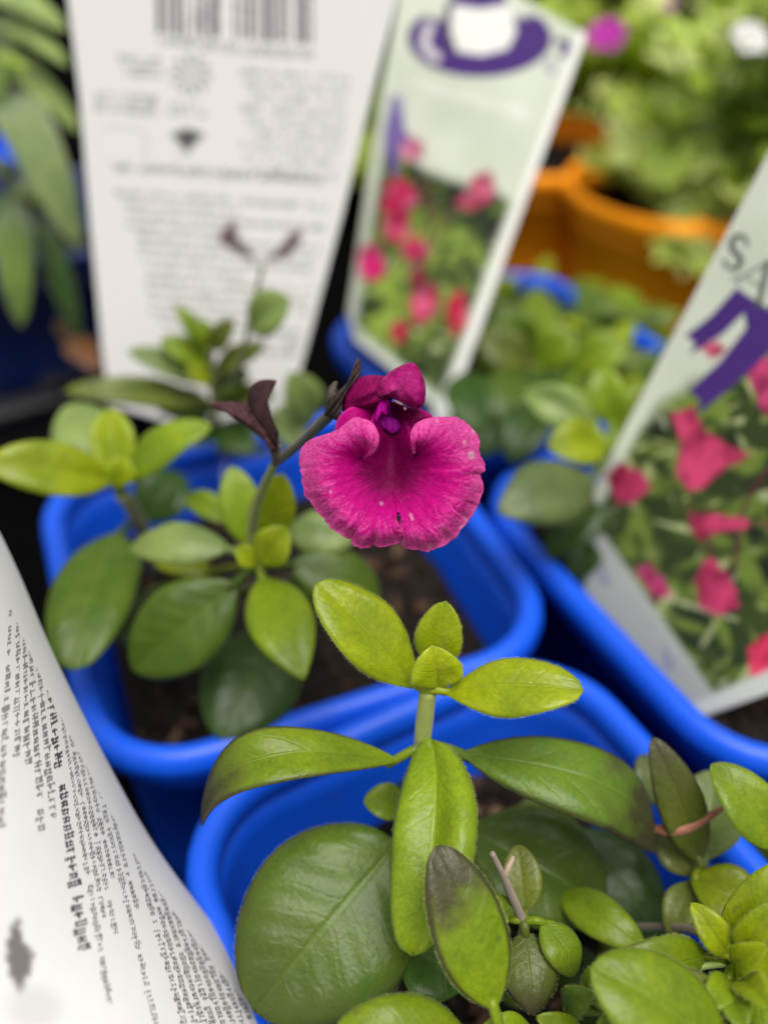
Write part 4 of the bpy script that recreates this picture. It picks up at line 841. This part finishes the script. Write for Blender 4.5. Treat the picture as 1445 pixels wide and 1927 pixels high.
# curled near tag: a sheet rolled about an axis along its right-hand outline
SIL = [(-180, 780), (-48, 1040), (42, 1248), (143, 1452), (252, 1648), (380, 1822), (468, 1930), (590, 2080)]
SD = [.128, .1265, .126, .1265, .128, .130, .132, .134]
nu, nv = 640, 420
q = np.array(catmull([np.array((*p, d*3000)) for p, d in zip(SIL, SD)], nu)); q[:, 2] /= 3000
tg = np.gradient(q[:, :2], axis=0); tg /= np.linalg.norm(tg, axis=1)[:, None]; nl = np.stack([-tg[:, 1], tg[:, 0]], 1)    # towards the left of the picture
arc = np.r_[0, np.cumsum(np.linalg.norm(np.diff(q[:, :2], axis=0), axis=1))]
RP = 900.; phi = np.radians(np.linspace(-14, 62, nv)); V = np.empty((nu, nv, 3)); S_ = np.empty((nu, nv)); O_ = np.empty((nu, nv))
for i in range(nu):
    off = RP*(1-np.cos(phi)); dep = q[i, 2]-RP*np.sin(phi)*q[i, 2]/F
    for j in range(nv):
        dj = dep[j]; pos = P(q[i, 0], q[i, 1], q[i, 2]); lat = nl[i]*off[j]*q[i, 2]/F       # metric roll, free of perspective
        V[i, j] = pos+RT*lat[0]-UP*lat[1]+FW*(dj-q[i, 2])
    S_[i] = arc[i]; O_[i] = np.degrees(phi)
W_ = V.reshape(-1, 3)-CAM; zd = W_ @ FW; x = 722.5+F*(W_ @ RT)/zd; y = 963.5-F*(W_ @ UP)/zd      # where the print sits on the sheet
C = np.tile(np.array((.66, .65, .64)), (len(x), 1)); INK = (.03, .03, .032)
ln = (x+.0354*(y-1775))/(1+.00109*np.maximum(y-1775, -700)); rg = np.random.default_rng(5); vis = O_.ravel() > -3
def prn(q0, h, y0, y1, cw, seed, k): 
    global C
    C = mixc(C, textline(y, ln, y0, y1, q0, h, cw, seed, k)*vis, INK)
prn(20, 17, 1120, 1425, 15, 301, .75); prn(-22, 17, 1120, 1560, 15, 306, .7); prn(52, 17, 1130, 1440, 15, 311, .75); prn(80, 17, 1150, 1570, 15, 316, .75); prn(112, 17, 1225, 1540, 14, 321, .75); prn(143, 19, 1255, 1790, 15, 326, .95)
for k, q0 in enumerate(np.arange(180, 276, 17.5)): prn(q0, 9.5, 1270+rg.uniform(0, 40), 1700+rg.uniform(-60, 250), 8.5, 340+5*k, .75)
for k, q0 in enumerate(np.arange(296, 520, 15.5)): prn(q0, 9, 1285, 2100, 8.5, 420+5*k, .8)
C = mixc(C, poly_mask(x+10*(vnoise(x/9, y/9, 2)-.5), y, [(18, 1745), (34, 1730), (40, 1770), (62, 1800), (52, 1835), (36, 1870), (20, 1850), (8, 1800)], 9)*.85, (.07, .06, .06)); C = mixc(C, sm(1.3, .4, np.hypot((x-60)/60, (y-1900)/50))*.3, (.3, .3, .3))
CT = mesh_obj('plant_tag', V.reshape(-1, 3), grid_faces(nu, nv, flip=True), M_PRINT, col=C)
sd = CT.modifiers.new('thickness', 'SOLIDIFY'); sd.thickness = .0004; sd.offset = 0
tag(CT, 'curled white tag covered in fine black print beside the front pot', 'plant tag', 'printed plant tags')
